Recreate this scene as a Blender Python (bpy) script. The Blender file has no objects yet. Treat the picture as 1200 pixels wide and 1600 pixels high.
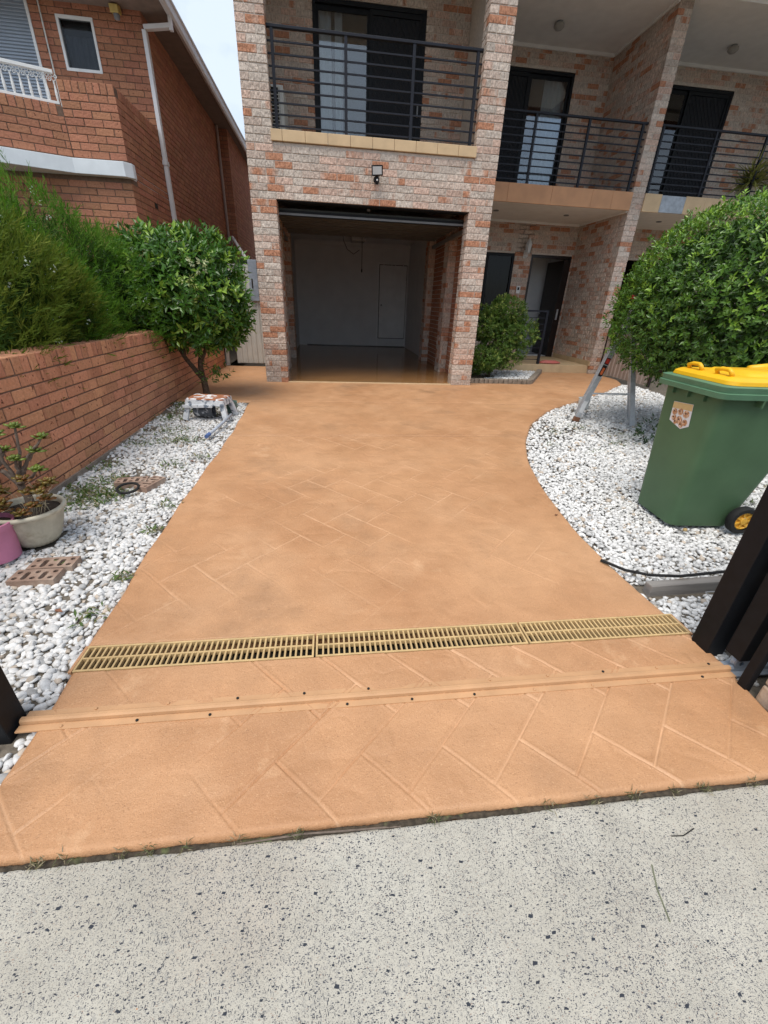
import bpy, bmesh, math, random
import numpy as np
from mathutils import Matrix, Vector
random.seed(7); RNG = np.random.default_rng(11)
scene = bpy.context.scene
col = scene.collection
rad = math.radians

# ------------------------------------------------------------------ camera
F_PX, YAW, PITCH, ROLL = 645.0, 0.1359, 0.4689, -0.0406
CAM = np.array([1.0605, -7.2961, 1.2474])
def cam_axes():
    cy, sy, cp, sp = math.cos(YAW), math.sin(YAW), math.cos(PITCH), math.sin(PITCH)
    f = np.array([sy*cp, cy*cp, -sp]); r = np.array([cy, -sy, 0.0]); d = np.cross(f, r)
    c, s = math.cos(ROLL), math.sin(ROLL)
    return c*r + s*d, -s*r + c*d, f
R_, D_, FW_ = cam_axes()
cd = bpy.data.cameras.new('camera'); cam = bpy.data.objects.new('camera', cd); col.objects.link(cam)
m = Matrix(((R_[0], -D_[0], -FW_[0], CAM[0]), (R_[1], -D_[1], -FW_[1], CAM[1]), (R_[2], -D_[2], -FW_[2], CAM[2]), (0, 0, 0, 1)))
cam.matrix_world = m
cd.sensor_fit = 'VERTICAL'; cd.sensor_height = 36.0; cd.lens = F_PX/1600*36.0
cd.clip_start = 0.05; cd.clip_end = 3000
scene.camera = cam

# ------------------------------------------------------------------ world, sun, exposure
SUN_DIR = Vector((-0.22, -0.32, 0.92)).normalized()      # towards the sun
w = bpy.data.worlds.new('World'); scene.world = w; w.use_nodes = True
nt = w.node_tree; nt.nodes.clear()
def N(t, ty, **kw):
    n = t.nodes.new(ty)
    for k, v in kw.items(): setattr(n, k, v)
    return n
out = N(nt, 'ShaderNodeOutputWorld'); bg = N(nt, 'ShaderNodeBackground')
sky = N(nt, 'ShaderNodeTexSky', sky_type='NISHITA', sun_disc=False)
sky.sun_elevation = math.asin(SUN_DIR.z); sky.sun_rotation = math.atan2(SUN_DIR.x, SUN_DIR.y)
sky.air_density = 1.0; sky.dust_density = 2.0
tc = N(nt, 'ShaderNodeTexCoord')
mp = N(nt, 'ShaderNodeMapping'); mp.inputs['Scale'].default_value = (1.6, 1.6, 3.2)
ns = N(nt, 'ShaderNodeTexNoise'); ns.inputs['Scale'].default_value = 2.2; ns.inputs['Detail'].default_value = 6; ns.inputs['Roughness'].default_value = .55
cr = N(nt, 'ShaderNodeValToRGB'); cr.color_ramp.elements[0].position = .34; cr.color_ramp.elements[1].position = .62
cr.color_ramp.elements[0].color = (.25, .25, .25, 1); cr.color_ramp.elements[1].color = (.92, .92, .92, 1)
mx = N(nt, 'ShaderNodeMix', data_type='RGBA')
mx.inputs['B'].default_value = (4.15, 4.7, 5.35, 1)
nt.links.new(tc.outputs['Generated'], mp.inputs['Vector']); nt.links.new(mp.outputs[0], ns.inputs['Vector'])
nt.links.new(ns.outputs['Fac'], cr.inputs[0]); nt.links.new(cr.outputs[0], mx.inputs['Factor'])
nt.links.new(sky.outputs[0], mx.inputs['A']); nt.links.new(mx.outputs['Result'], bg.inputs['Color'])
bg.inputs['Strength'].default_value = 0.1
nt.links.new(bg.outputs[0], out.inputs[0])
sd = bpy.data.lights.new('sun', 'SUN'); sd.energy = 1.5; sd.angle = rad(38); sd.color = (1.0, .95, .87)
so = bpy.data.objects.new('sun', sd); col.objects.link(so)
so.rotation_euler = SUN_DIR.to_track_quat('Z', 'Y').to_euler(); so.location = (-6, -12, 14)
vs = scene.view_settings; vs.view_transform = 'Standard'; vs.look = 'None'; vs.gamma = 1; vs.exposure = 1.06; vs.use_curve_mapping = False
scene.render.resolution_x, scene.render.resolution_y = 768, 1024

# ------------------------------------------------------------------ material helpers
MATS = {}
def mat(name, c, rough=.7, var=.18, scale=12, bump=0.0, bscale=60, metal=0.0, spec=.4, detail=4, c2=None, f2=(.45, .6), s2=3.0, stretch=(1, 1, 1), attr=False, coat=0):
    """Principled material: base colour mottled by noise, optional second colour in patches, optional fine relief."""
    mt = bpy.data.materials.new(name); mt.use_nodes = True; t = mt.node_tree; b = t.nodes['Principled BSDF']
    L = t.links.new
    tcn = N(t, 'ShaderNodeTexCoord'); mpn = N(t, 'ShaderNodeMapping'); mpn.inputs['Scale'].default_value = stretch
    L(tcn.outputs['Object'], mpn.inputs['Vector'])
    n1 = N(t, 'ShaderNodeTexNoise'); n1.inputs['Scale'].default_value = scale; n1.inputs['Detail'].default_value = detail
    L(mpn.outputs[0], n1.inputs['Vector'])
    r1 = N(t, 'ShaderNodeMapRange'); r1.inputs['From Min'].default_value = .3; r1.inputs['From Max'].default_value = .7
    r1.inputs['To Min'].default_value = 1 - var; r1.inputs['To Max'].default_value = 1 + var
    L(n1.outputs['Fac'], r1.inputs['Value'])
    base = None
    if attr:
        a = N(t, 'ShaderNodeAttribute', attribute_name='bcol'); base = a.outputs['Color']
    if c2 is not None:
        n2 = N(t, 'ShaderNodeTexNoise'); n2.inputs['Scale'].default_value = s2; n2.inputs['Detail'].default_value = 5
        L(mpn.outputs[0], n2.inputs['Vector'])
        r2 = N(t, 'ShaderNodeMapRange'); r2.inputs['From Min'].default_value, r2.inputs['From Max'].default_value = f2
        L(n2.outputs['Fac'], r2.inputs['Value'])
        m2 = N(t, 'ShaderNodeMix', data_type='RGBA')
        if base is not None: L(base, m2.inputs['A'])
        else: m2.inputs['A'].default_value = (*c, 1)
        m2.inputs['B'].default_value = (*c2, 1); L(r2.outputs[0], m2.inputs['Factor']); base = m2.outputs['Result']
    mul = N(t, 'ShaderNodeMix', data_type='RGBA', blend_type='MULTIPLY'); mul.inputs['Factor'].default_value = 1
    if base is not None: L(base, mul.inputs['A'])
    else: mul.inputs['A'].default_value = (*c, 1)
    L(r1.outputs[0], mul.inputs['B']); L(mul.outputs['Result'], b.inputs['Base Color'])
    b.inputs['Roughness'].default_value = rough; b.inputs['Metallic'].default_value = metal
    b.inputs['Specular IOR Level'].default_value = spec
    if coat: b.inputs['Coat Weight'].default_value = coat; b.inputs['Coat Roughness'].default_value = .12
    if bump:
        n3 = N(t, 'ShaderNodeTexNoise'); n3.inputs['Scale'].default_value = bscale; n3.inputs['Detail'].default_value = 5
        L(mpn.outputs[0], n3.inputs['Vector'])
        bp = N(t, 'ShaderNodeBump'); bp.inputs['Strength'].default_value = bump; bp.inputs['Distance'].default_value = .01
        L(n3.outputs['Fac'], bp.inputs['Height']); L(bp.outputs[0], b.inputs['Normal'])
    MATS[name] = mt
    return mt

def brick_mat(name, spots=None, spot_scale=40, spot_range=(.66, .72), orange=(.45, .215, .128), streak=1.0, bump=1.0, var=.34):
    """Brick face: colour per brick from 'bcol' (alpha = how much orange blotch), streaked rough relief."""
    mt = bpy.data.materials.new(name); mt.use_nodes = True; t = mt.node_tree; b = t.nodes['Principled BSDF']; L = t.links.new
    a = N(t, 'ShaderNodeAttribute', attribute_name='bcol'); tcn = N(t, 'ShaderNodeTexCoord')
    mpn = N(t, 'ShaderNodeMapping'); mpn.inputs['Scale'].default_value = (1, 1, .55 if streak else 1)
    L(tcn.outputs['Object'], mpn.inputs['Vector'])
    sc_ = N(t, 'ShaderNodeSeparateColor'); L(a.outputs['Color'], sc_.inputs[0]); sx_ = N(t, 'ShaderNodeSeparateXYZ'); L(tcn.outputs['Object'], sx_.inputs[0])
    mz_ = N(t, 'ShaderNodeMath', operation='MULTIPLY_ADD'); L(sx_.outputs[2], mz_.inputs[0]); mz_.inputs[1].default_value = .25; mk_ = N(t, 'ShaderNodeMath', operation='MULTIPLY'); L(sc_.outputs[0], mk_.inputs[0]); mk_.inputs[1].default_value = 97.0; L(mk_.outputs[0], mz_.inputs[2])
    cx_ = N(t, 'ShaderNodeCombineXYZ'); L(sx_.outputs[0], cx_.inputs[0]); L(sx_.outputs[1], cx_.inputs[1]); L(mz_.outputs[0], cx_.inputs[2])
    n1 = N(t, 'ShaderNodeTexNoise'); n1.inputs['Scale'].default_value = 6.5; n1.inputs['Detail'].default_value = 2; L(cx_.outputs[0], n1.inputs['Vector'])
    ad = N(t, 'ShaderNodeMath', operation='ADD'); L(n1.outputs['Fac'], ad.inputs[0]); L(a.outputs['Alpha'], ad.inputs[1])
    r = N(t, 'ShaderNodeMapRange'); r.inputs['From Min'].default_value = .93; r.inputs['From Max'].default_value = 1.1; L(ad.outputs[0], r.inputs['Value'])
    mo = N(t, 'ShaderNodeMix', data_type='RGBA'); L(a.outputs['Color'], mo.inputs['A']); mo.inputs['B'].default_value = (*orange, 1); L(r.outputs[0], mo.inputs['Factor'])
    n2 = N(t, 'ShaderNodeTexNoise'); n2.inputs['Scale'].default_value = 46; n2.inputs['Detail'].default_value = 6; n2.inputs['Roughness'].default_value = .6; L(mpn.outputs[0], n2.inputs['Vector'])
    r2 = N(t, 'ShaderNodeMapRange'); r2.inputs['From Min'].default_value = .3; r2.inputs['From Max'].default_value = .7; r2.inputs['To Min'].default_value = 1-var; r2.inputs['To Max'].default_value = 1+var; L(n2.outputs['Fac'], r2.inputs['Value'])
    mu = N(t, 'ShaderNodeMix', data_type='RGBA', blend_type='MULTIPLY'); mu.inputs['Factor'].default_value = 1; L(mo.outputs['Result'], mu.inputs['A']); L(r2.outputs[0], mu.inputs['B'])
    cur = mu.outputs['Result']
    if spots:
        n4 = N(t, 'ShaderNodeTexNoise'); n4.inputs['Scale'].default_value = spot_scale; n4.inputs['Detail'].default_value = 2; L(tcn.outputs['Object'], n4.inputs['Vector'])
        r4 = N(t, 'ShaderNodeMapRange'); r4.inputs['From Min'].default_value, r4.inputs['From Max'].default_value = spot_range; L(n4.outputs['Fac'], r4.inputs['Value'])
        ms = N(t, 'ShaderNodeMix', data_type='RGBA'); L(cur, ms.inputs['A']); ms.inputs['B'].default_value = (*spots, 1); L(r4.outputs[0], ms.inputs['Factor']); cur = ms.outputs['Result']
    L(cur, b.inputs['Base Color']); b.inputs['Roughness'].default_value = .88; b.inputs['Specular IOR Level'].default_value = .25
    n3 = N(t, 'ShaderNodeTexNoise'); n3.inputs['Scale'].default_value = 30; n3.inputs['Detail'].default_value = 5; L(mpn.outputs[0], n3.inputs['Vector'])
    bp = N(t, 'ShaderNodeBump'); bp.inputs['Strength'].default_value = bump; bp.inputs['Distance'].default_value = .03; L(n3.outputs['Fac'], bp.inputs['Height']); L(bp.outputs[0], b.inputs['Normal'])
    MATS[name] = mt; return mt

def leaf_mat(name, trans=.35, rough=.45, spec=.4):
    """Leaves: colour per leaf from 'bcol', a little light let through."""
    mt = bpy.data.materials.new(name); mt.use_nodes = True; t = mt.node_tree; b = t.nodes['Principled BSDF']; L = t.links.new
    a = N(t, 'ShaderNodeAttribute', attribute_name='bcol')
    n1 = N(t, 'ShaderNodeTexNoise'); n1.inputs['Scale'].default_value = 60
    tcn = N(t, 'ShaderNodeTexCoord'); L(tcn.outputs['Object'], n1.inputs['Vector'])
    r = N(t, 'ShaderNodeMapRange'); r.inputs['To Min'].default_value = .8; r.inputs['To Max'].default_value = 1.2; L(n1.outputs['Fac'], r.inputs['Value'])
    mu = N(t, 'ShaderNodeMix', data_type='RGBA', blend_type='MULTIPLY'); mu.inputs['Factor'].default_value = 1; L(a.outputs['Color'], mu.inputs['A']); L(r.outputs[0], mu.inputs['B'])
    L(mu.outputs['Result'], b.inputs['Base Color']); b.inputs['Roughness'].default_value = rough; b.inputs['Specular IOR Level'].default_value = spec
    tr = N(t, 'ShaderNodeBsdfTranslucent'); L(mu.outputs['Result'], tr.inputs['Color'])
    ms = N(t, 'ShaderNodeMixShader'); ms.inputs[0].default_value = trans; L(b.outputs[0], ms.inputs[1]); L(tr.outputs[0], ms.inputs[2])
    L(ms.outputs[0], t.nodes['Material Output'].inputs['Surface']); MATS[name] = mt; return mt

def glass_mat(name, tint=(.8, .85, .88), refl=1.0):
    mt = bpy.data.materials.new(name); mt.use_nodes = True; t = mt.node_tree; t.nodes.remove(t.nodes['Principled BSDF']); L = t.links.new
    tr = N(t, 'ShaderNodeBsdfTransparent'); tr.inputs['Color'].default_value = (*tint, 1)
    gl = N(t, 'ShaderNodeBsdfGlossy'); gl.inputs['Roughness'].default_value = .02
    fr = N(t, 'ShaderNodeFresnel'); fr.inputs['IOR'].default_value = 1.5 + .5*refl
    ms = N(t, 'ShaderNodeMixShader'); L(fr.outputs[0], ms.inputs[0]); L(tr.outputs[0], ms.inputs[1]); L(gl.outputs[0], ms.inputs[2])
    L(ms.outputs[0], t.nodes['Material Output'].inputs['Surface']); MATS[name] = mt; return mt

# ------------------------------------------------------------------ mesh helpers
class MB:
    """collects geometry; build() links it as one mesh object"""
    def __init__(s): s.v = []; s.f = []; s.n = 0; s.c = []
    def add(s, V, Fs, c=None):
        V = np.asarray(V, float); s.v.append(V); s.f += [tuple(i + s.n for i in f) for f in Fs]; s.n += len(V)
        s.c += [c]*len(Fs)
        return s
    def box(s, x0, x1, y0, y1, z0, z1, c=None):
        V = [(x, y, z) for z in (z0, z1) for y in (y0, y1) for x in (x0, x1)]
        return s.add(V, [(0, 2, 3, 1), (4, 5, 7, 6), (0, 1, 5, 4), (2, 6, 7, 3), (0, 4, 6, 2), (1, 3, 7, 5)], c)
    def bar(s, a, b, w, h, up=(0, 0, 1), c=None):
        """rectangular bar from a to b"""
        a, b = np.array(a, float), np.array(b, float); d = b - a; d /= np.linalg.norm(d)
        u = np.array(up, float); x = np.cross(d, u)
        if np.linalg.norm(x) < 1e-4: x = np.cross(d, (1, 0, 0))
        x /= np.linalg.norm(x); y = np.cross(x, d)
        V = [p + x*sx*w/2 + y*sy*h/2 for p in (a, b) for sy in (-1, 1) for sx in (-1, 1)]
        return s.add(V, [(0, 2, 3, 1), (4, 5, 7, 6), (0, 1, 5, 4), (2, 6, 7, 3), (0, 4, 6, 2), (1, 3, 7, 5)], c)
    def tube(s, pts, r, seg=8, cap=True, c=None):
        P = np.array(pts, float); n = len(P); rr = np.full(n, r) if np.isscalar(r) else np.array(r, float)
        T = np.gradient(P, axis=0); T /= np.linalg.norm(T, axis=1)[:, None]
        up = np.array([0, 0, 1.0]) if abs(T[0, 2]) < .9 else np.array([1.0, 0, 0])
        V = []
        x = np.cross(T[0], up)
        for i in range(n):
            x = x - T[i]*(x @ T[i]); x /= np.linalg.norm(x); y = np.cross(T[i], x)
            for k in range(seg):
                a = 2*math.pi*k/seg; V.append(P[i] + rr[i]*(math.cos(a)*x + math.sin(a)*y))
        Fs = [(i*seg+k, i*seg+(k+1) % seg, (i+1)*seg+(k+1) % seg, (i+1)*seg+k) for i in range(n-1) for k in range(seg)]
        if cap: Fs += [tuple(range(seg))[::-1], tuple(range((n-1)*seg, n*seg))]
        return s.add(V, Fs, c)
    def lathe(s, prof, center=(0, 0, 0), seg=32, axis='z', flute=0, c=None):
        """prof: list of (r, h)"""
        V = []; cx = np.array(center, float)
        for (r, h) in prof:
            for k in range(seg):
                a = 2*math.pi*k/seg; q = r*(1 - (flute if k % 2 else 0))
                p = (q*math.cos(a), q*math.sin(a), h)
                if axis == 'y': p = (p[0], p[2], p[1])
                if axis == 'x': p = (p[2], p[0], p[1])
                V.append(cx + p)
        n = len(prof)
        return s.add(V, [(i*seg+k, i*seg+(k+1) % seg, (i+1)*seg+(k+1) % seg, (i+1)*seg+k) for i in range(n-1) for k in range(seg)], c)
    def prism(s, poly, z0, z1, c=None):
        n = len(poly); V = [(x, y, z0) for x, y in poly] + [(x, y, z1) for x, y in poly]
        return s.add(V, [tuple(range(n))[::-1], tuple(range(n, 2*n))] + [(i, (i+1) % n, n+(i+1) % n, n+i) for i in range(n)], c)
    def build(s, name, m, parent=None, smooth=False, bevel=0, local=False):
        V = np.concatenate(s.v)
        if parent is not None and not local: V = V - np.array(base_of(parent))
        me = bpy.data.meshes.new(name); me.from_pydata(V.tolist(), [], s.f)
        if any(c is not None for c in s.c):
            at = me.attributes.new('bcol', 'FLOAT_COLOR', 'FACE')
            at.data.foreach_set('color', np.array([(c if c is not None else (1, 1, 1, 0)) for c in s.c], np.float32).ravel())
        if bevel or smooth is not False:
            bm = bmesh.new(); bm.from_mesh(me)
            if bevel:
                es = [e for e in bm.edges if len(e.link_faces) == 2 and e.calc_face_angle(0) > .6]
                bmesh.ops.bevel(bm, geom=es, offset=bevel, segments=2, affect='EDGES', profile=.6, clamp_overlap=True)
            bmesh.ops.recalc_face_normals(bm, faces=bm.faces)
            for f in bm.faces: f.smooth = bool(smooth)
            bm.to_mesh(me); bm.free()
            if smooth and smooth != 'all': me.set_sharp_from_angle(angle=rad(38))
        me.materials.append(MATS[m] if isinstance(m, str) else m)
        o = bpy.data.objects.new(name, me); col.objects.link(o)
        if parent is not None: o.parent = parent
        return o
BASE = {}
def base_of(o):
    while o.parent is not None: o = o.parent
    return BASE.get(o, (0, 0, 0))
def tag(o, label=None, cat=None, group=None, kind=None):
    if label: o['label'] = label
    if cat: o['category'] = cat
    if group: o['group'] = group
    if kind: o['kind'] = kind
    return o
def thing(name, loc, label, cat, group=None, rz=0):
    o = bpy.data.objects.new(name, None); col.objects.link(o); o.location = loc; o.rotation_euler = (0, 0, rz)
    o.empty_display_size = .1; BASE[o] = tuple(loc); return tag(o, label, cat, group)
def single(name, mb, m, loc, label, cat, group=None, **kw):
    """a thing that is one mesh; its origin stands at loc"""
    V = [v - np.array(loc) for v in mb.v]; mb.v = V
    o = mb.build(name, m, **kw); o.location = loc; BASE[o] = tuple(loc); return tag(o, label, cat, group)
def fast_mesh(name, V, Fq, m, parent=None, cols=None, smooth=False, local=False, pattr=None):
    """numpy mesh with equal-sized faces"""
    V = np.asarray(V, np.float32)
    if parent is not None and not local: V = V - np.array(base_of(parent), np.float32)
    k = Fq.shape[1]; me = bpy.data.meshes.new(name)
    me.vertices.add(len(V)); me.vertices.foreach_set('co', V.ravel())
    me.loops.add(Fq.size); me.loops.foreach_set('vertex_index', Fq.astype(np.int32).ravel())
    me.polygons.add(len(Fq)); me.polygons.foreach_set('loop_start', np.arange(0, Fq.size, k, dtype=np.int32))
    me.polygons.foreach_set('loop_total', np.full(len(Fq), k, np.int32))
    me.polygons.foreach_set('use_smooth', np.full(len(Fq), smooth))
    if cols is not None:
        at = me.attributes.new('bcol', 'FLOAT_COLOR', 'FACE'); at.data.foreach_set('color', np.asarray(cols, np.float32).ravel())
    if pattr is not None:
        at = me.attributes.new(pattr[0], 'FLOAT', 'POINT'); at.data.foreach_set('value', np.asarray(pattr[1], np.float32))
    me.update(calc_edges=True); me.validate()
    me.materials.append(MATS[m]); o = bpy.data.objects.new(name, me); col.objects.link(o)
    if parent is not None: o.parent = parent
    return o
def struct(o): o['kind'] = 'structure'; return o
def vnoise(x, y, s, seed=0):
    """smooth value noise in 0..1"""
    g = np.random.default_rng(seed).random((97, 97)); X = x*s; Y = y*s
    xi = np.floor(X).astype(int); yi = np.floor(Y).astype(int); fx = X-xi; fy = Y-yi
    fx = fx*fx*(3-2*fx); fy = fy*fy*(3-2*fy); a = g[xi % 97, yi % 97]; b = g[(xi+1) % 97, yi % 97]; c = g[xi % 97, (yi+1) % 97]; d = g[(xi+1) % 97, (yi+1) % 97]
    return (a*(1-fx)+b*fx)*(1-fy)+(c*(1-fx)+d*fx)*fy
SL = 0.0305
def gz(x, y): return np.where(np.asarray(y) < 0, SL*np.asarray(y), 0.0)

# ------------------------------------------------------------------ materials
mat('soil', (.13, .11, .085), .95, .35, 30, .6, 60)
mat('mortar', (.54, .47, .40), .95, .15, 30, .3, 120)
mat('mortar_dark', (.16, .10, .07), .95, .2, 30, .3, 120)
brick_mat('brick_cream')
brick_mat('brick_red', spots=(.10, .035, .02), spot_scale=36, spot_range=(.66, .74), orange=(.38, .165, .095), streak=0, bump=.35, var=.14)
brick_mat('brick_garden', spots=(.12, .04, .025), spot_scale=34, spot_range=(.64, .74), orange=(.42, .185, .105), streak=0, bump=.4, var=.16)
mat('black_metal', (.007, .008, .010), .5, .2, 20, .05, 200, spec=.22)
mat('rail_metal', (.009, .010, .016), .5, .25, 8, .05, 200, spec=.3)
mat('white_paint', (.74, .74, .72), .5, .05, 6)
mat('white_metal', (.66, .66, .66), .42, .06, 5)
mat('soffit', (.80, .79, .76), .85, .05, 5)
mat('plaster_white', (.62, .62, .62), .8, .05, 3)
mat('slab_orange', (.50, .26, .13), .6, .12, 4, .1, 90)
mat('tile_tan', (.56, .40, .23), .55, .1, 6)
mat('tile_patch', (.36, .40, .44), .9, .2, 14, .4, 60)
mat('porch_tile', (.50, .37, .22), .5, .12, 5)
mat('curtain', (.72, .70, .66), .9, .06, 20)
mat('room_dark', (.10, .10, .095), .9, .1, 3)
mat('door_dark', (.016, .010, .008), .35, .3, 8)
mat('screen_mesh', (.012, .013, .016), .75, .2, 30)
glass_mat('glass'); glass_mat('glass_low', (.7, .72, .74), -.3); glass_mat('glass_dark', (.25, .27, .28), -.35)
mat('garage_floor', (.30, .15, .055), .14, .12, 4, .02, 30, spec=.6)
mat('galvanised', (.30, .335, .38), .5, .18, 18, .06, 90, metal=.35)
mat('gate_sheet', (.50, .50, .46), .5, .07, 6)
mat('fence_sheet', (.34, .27, .23), .55, .1, 6)
mat('aluminium', (.55, .57, .59), .42, .12, 22, .04, 120, metal=.55)
mat('bin_green', (.078, .150, .075), .52, .10, 5, .06, 160, spec=.35)
mat('bin_rim', (.095, .20, .115), .5, .1, 6, .05, 160)
mat('lid_yellow', (.80, .44, .012), .42, .07, 5, .04, 120)
mat('rim_yellow', (.66, .36, .04), .5, .15, 10)
mat('rubber', (.012, .012, .012), .8, .2, 20, .1, 80)
mat('bark', (.10, .065, .042), .95, .35, 30, .8, 40)
mat('stem_grey', (.15, .115, .09), .9, .3, 40, .5, 60)
mat('pot_cream', (.50, .46, .36), .75, .18, 10, .15, 60, c2=(.30, .26, .19), f2=(.55, .75), s2=9)
mat('pot_pink', (.52, .19, .30), .55, .1, 9, .08, 60)
mat('potting_soil', (.045, .033, .025), .95, .4, 40, .8, 60)
mat('timber_grey', (.24, .22, .20), .9, .28, 14, .5, 40, stretch=(.12, 1, 1))
mat('stone_clad', (.52, .36, .22), .9, .25, 9, .9, 16, c2=(.40, .30, .22), s2=5)
mat('brick_hollow', (.30, .20, .15), .9, .2, 14, .35, 50, c2=(.36, .27, .21), s2=8)
mat('track_tan', (.50, .285, .145), .5, .1, 8, .05, 120)
mat('grate_tan', (.52, .36, .17), .6, .18, 12, .1, 120)
mat('drain_dark', (.02, .017, .013), .9, .3, 20)
mat('hose_red', (.45, .12, .10), .5, .1, 10)
mat('stool_white', (.62, .64, .66), .6, .12, 20, .1, 60, c2=(.16, .19, .23), f2=(.54, .62), s2=17)
mat('stool_top', (.34, .13, .06), .8, .2, 20, .3, 50, c2=(.70, .70, .70), f2=(.52, .58), s2=14)
mat('bucket_grey', (.09, .10, .115), .65, .25, 20, .1, 60, c2=(.5, .52, .55), f2=(.55, .64), s2=24)
mat('pole_grey', (.36, .39, .44), .5, .2, 20)
mat('pole_blue', (.08, .14, .32), .5, .2, 20)
mat('ac_white', (.62, .61, .56), .6, .08, 8)
mat('fixture_yellow', (.55, .42, .14), .6, .15, 10)
mat('fixture_grey', (.20, .21, .22), .5, .15, 10)
mat('lamp_glass', (.55, .56, .55), .3, .05, 8)
mat('blind', (.42, .47, .53), .7, .05, 6)
mat('curtain_grey', (.16, .165, .17), .9, .08, 8)
mat('roof_tile', (.16, .075, .05), .85, .25, 10)
mat('eave_brown', (.20, .15, .12), .8, .12, 8)
mat('cobble', (.22, .18, .14), .9, .3, 18, .5, 50)
mat('litter_brown', (.20, .09, .05), .85, .3, 40)
mat('plastic_white', (.66, .68, .66), .4, .1, 10)
mat('sticker_red', (.50, .045, .03), .4, .1, 12)
mat('sticker_black', (.015, .012, .012), .4, .1, 12)
mat('sticker_orange', (.72, .16, .05), .4, .25, 30)
mat('sticker_white', (.72, .72, .72), .5, .08, 30)
mat('sticker_tan', (.62, .44, .20), .5, .1, 30)
mat('cookie_brown', (.42, .20, .09), .55, .35, 60, c2=(.66, .46, .32), f2=(.48, .58), s2=55)
mat('chip_dark', (.06, .025, .02), .6, .2, 30)
mat('wire', (.45, .45, .44), .4, .1, 30, metal=.5)
leaf_mat('leaf'); leaf_mat('leaf_soft', .4, .7, .2); leaf_mat('leaf_gloss', .28, .32, .5)

def driveway_mat():
    mt = bpy.data.materials.new('painted_concrete'); mt.use_nodes = True; t = mt.node_tree; b = t.nodes['Principled BSDF']; L = t.links.new
    tcn = N(t, 'ShaderNodeTexCoord')
    def noise(s, d=5, r=.55, src=None):
        n = N(t, 'ShaderNodeTexNoise'); n.inputs['Scale'].default_value = s; n.inputs['Detail'].default_value = d; n.inputs['Roughness'].default_value = r
        L(tcn.outputs['Object'], n.inputs['Vector']); return n.outputs['Fac']
    def rng(src, a, bb, c, d):
        n = N(t, 'ShaderNodeMapRange'); n.inputs['From Min'].default_value = a; n.inputs['From Max'].default_value = bb; n.inputs['To Min'].default_value = c; n.inputs['To Max'].default_value = d
        L(src, n.inputs['Value']); return n.outputs[0]
    def mix(f, A, B, bt='MIX'):
        n = N(t, 'ShaderNodeMix', data_type='RGBA', blend_type=bt)
        if isinstance(f, float): n.inputs['Factor'].default_value = f
        else: L(f, n.inputs['Factor'])
        for k, v in (('A', A), ('B', B)):
            if isinstance(v, tuple): n.inputs[k].default_value = v
            else: L(v, n.inputs[k])
        return n.outputs['Result']
    c = mix(rng(noise(.9, 4), .36, .64, 0, 1), (.515, .283, .145, 1), (.43, .22, .106, 1))
    c = mix(rng(noise(2.3, 6), .52, .68, 0, .8), c, (.51, .285, .15, 1))
    c = mix(rng(noise(1.05, 8, .62), .56, .70, 0, .55), c, (.27, .155, .085, 1))       # worn dirt patches
    c = mix(rng(noise(240, 2), .56, .70, 0, .6), c, (.27, .135, .065, 1)); c = mix(rng(noise(150, 2), .60, .72, 0, .5), c, (.62, .37, .20, 1))              # fine grit
    c = mix(rng(noise(13, 8, .75), .63, .73, 0, .45), c, (.22, .115, .06, 1))          # small scuffs
    c = mix(rng(noise(3.6, 9, .68), .615, .70, 0, .55), c, (.60, .365, .205, 1))           # pale scuffs
    ga = N(t, 'ShaderNodeAttribute', attribute_name='groove'); c = mix(rng(ga.outputs['Fac'], 0, 1, 0, .9), c, (.64, .40, .235, 1))   # paler colour along the stamped joints
    c = mix(1.0, c, rng(noise(6, 6), .3, .7, .93, 1.07), 'MULTIPLY')
    L(c, b.inputs['Base Color'])
    L(rng(noise(3, 5), .35, .65, .42, .62), b.inputs['Roughness']); b.inputs['Specular IOR Level'].default_value = .35
    bp = N(t, 'ShaderNodeBump'); bp.inputs['Strength'].default_value = .4; bp.inputs['Distance'].default_value = .01
    s = N(t, 'ShaderNodeMath', operation='ADD'); L(noise(45, 6, .6), s.inputs[0])
    s2 = N(t, 'ShaderNodeMath', operation='MULTIPLY'); L(noise(220, 3), s2.inputs[0]); s2.inputs[1].default_value = .5; L(s2.outputs[0], s.inputs[1])
    L(s.outputs[0], bp.inputs['Height']); L(bp.outputs[0], b.inputs['Normal']); MATS['painted_concrete'] = mt
driveway_mat()
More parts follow.
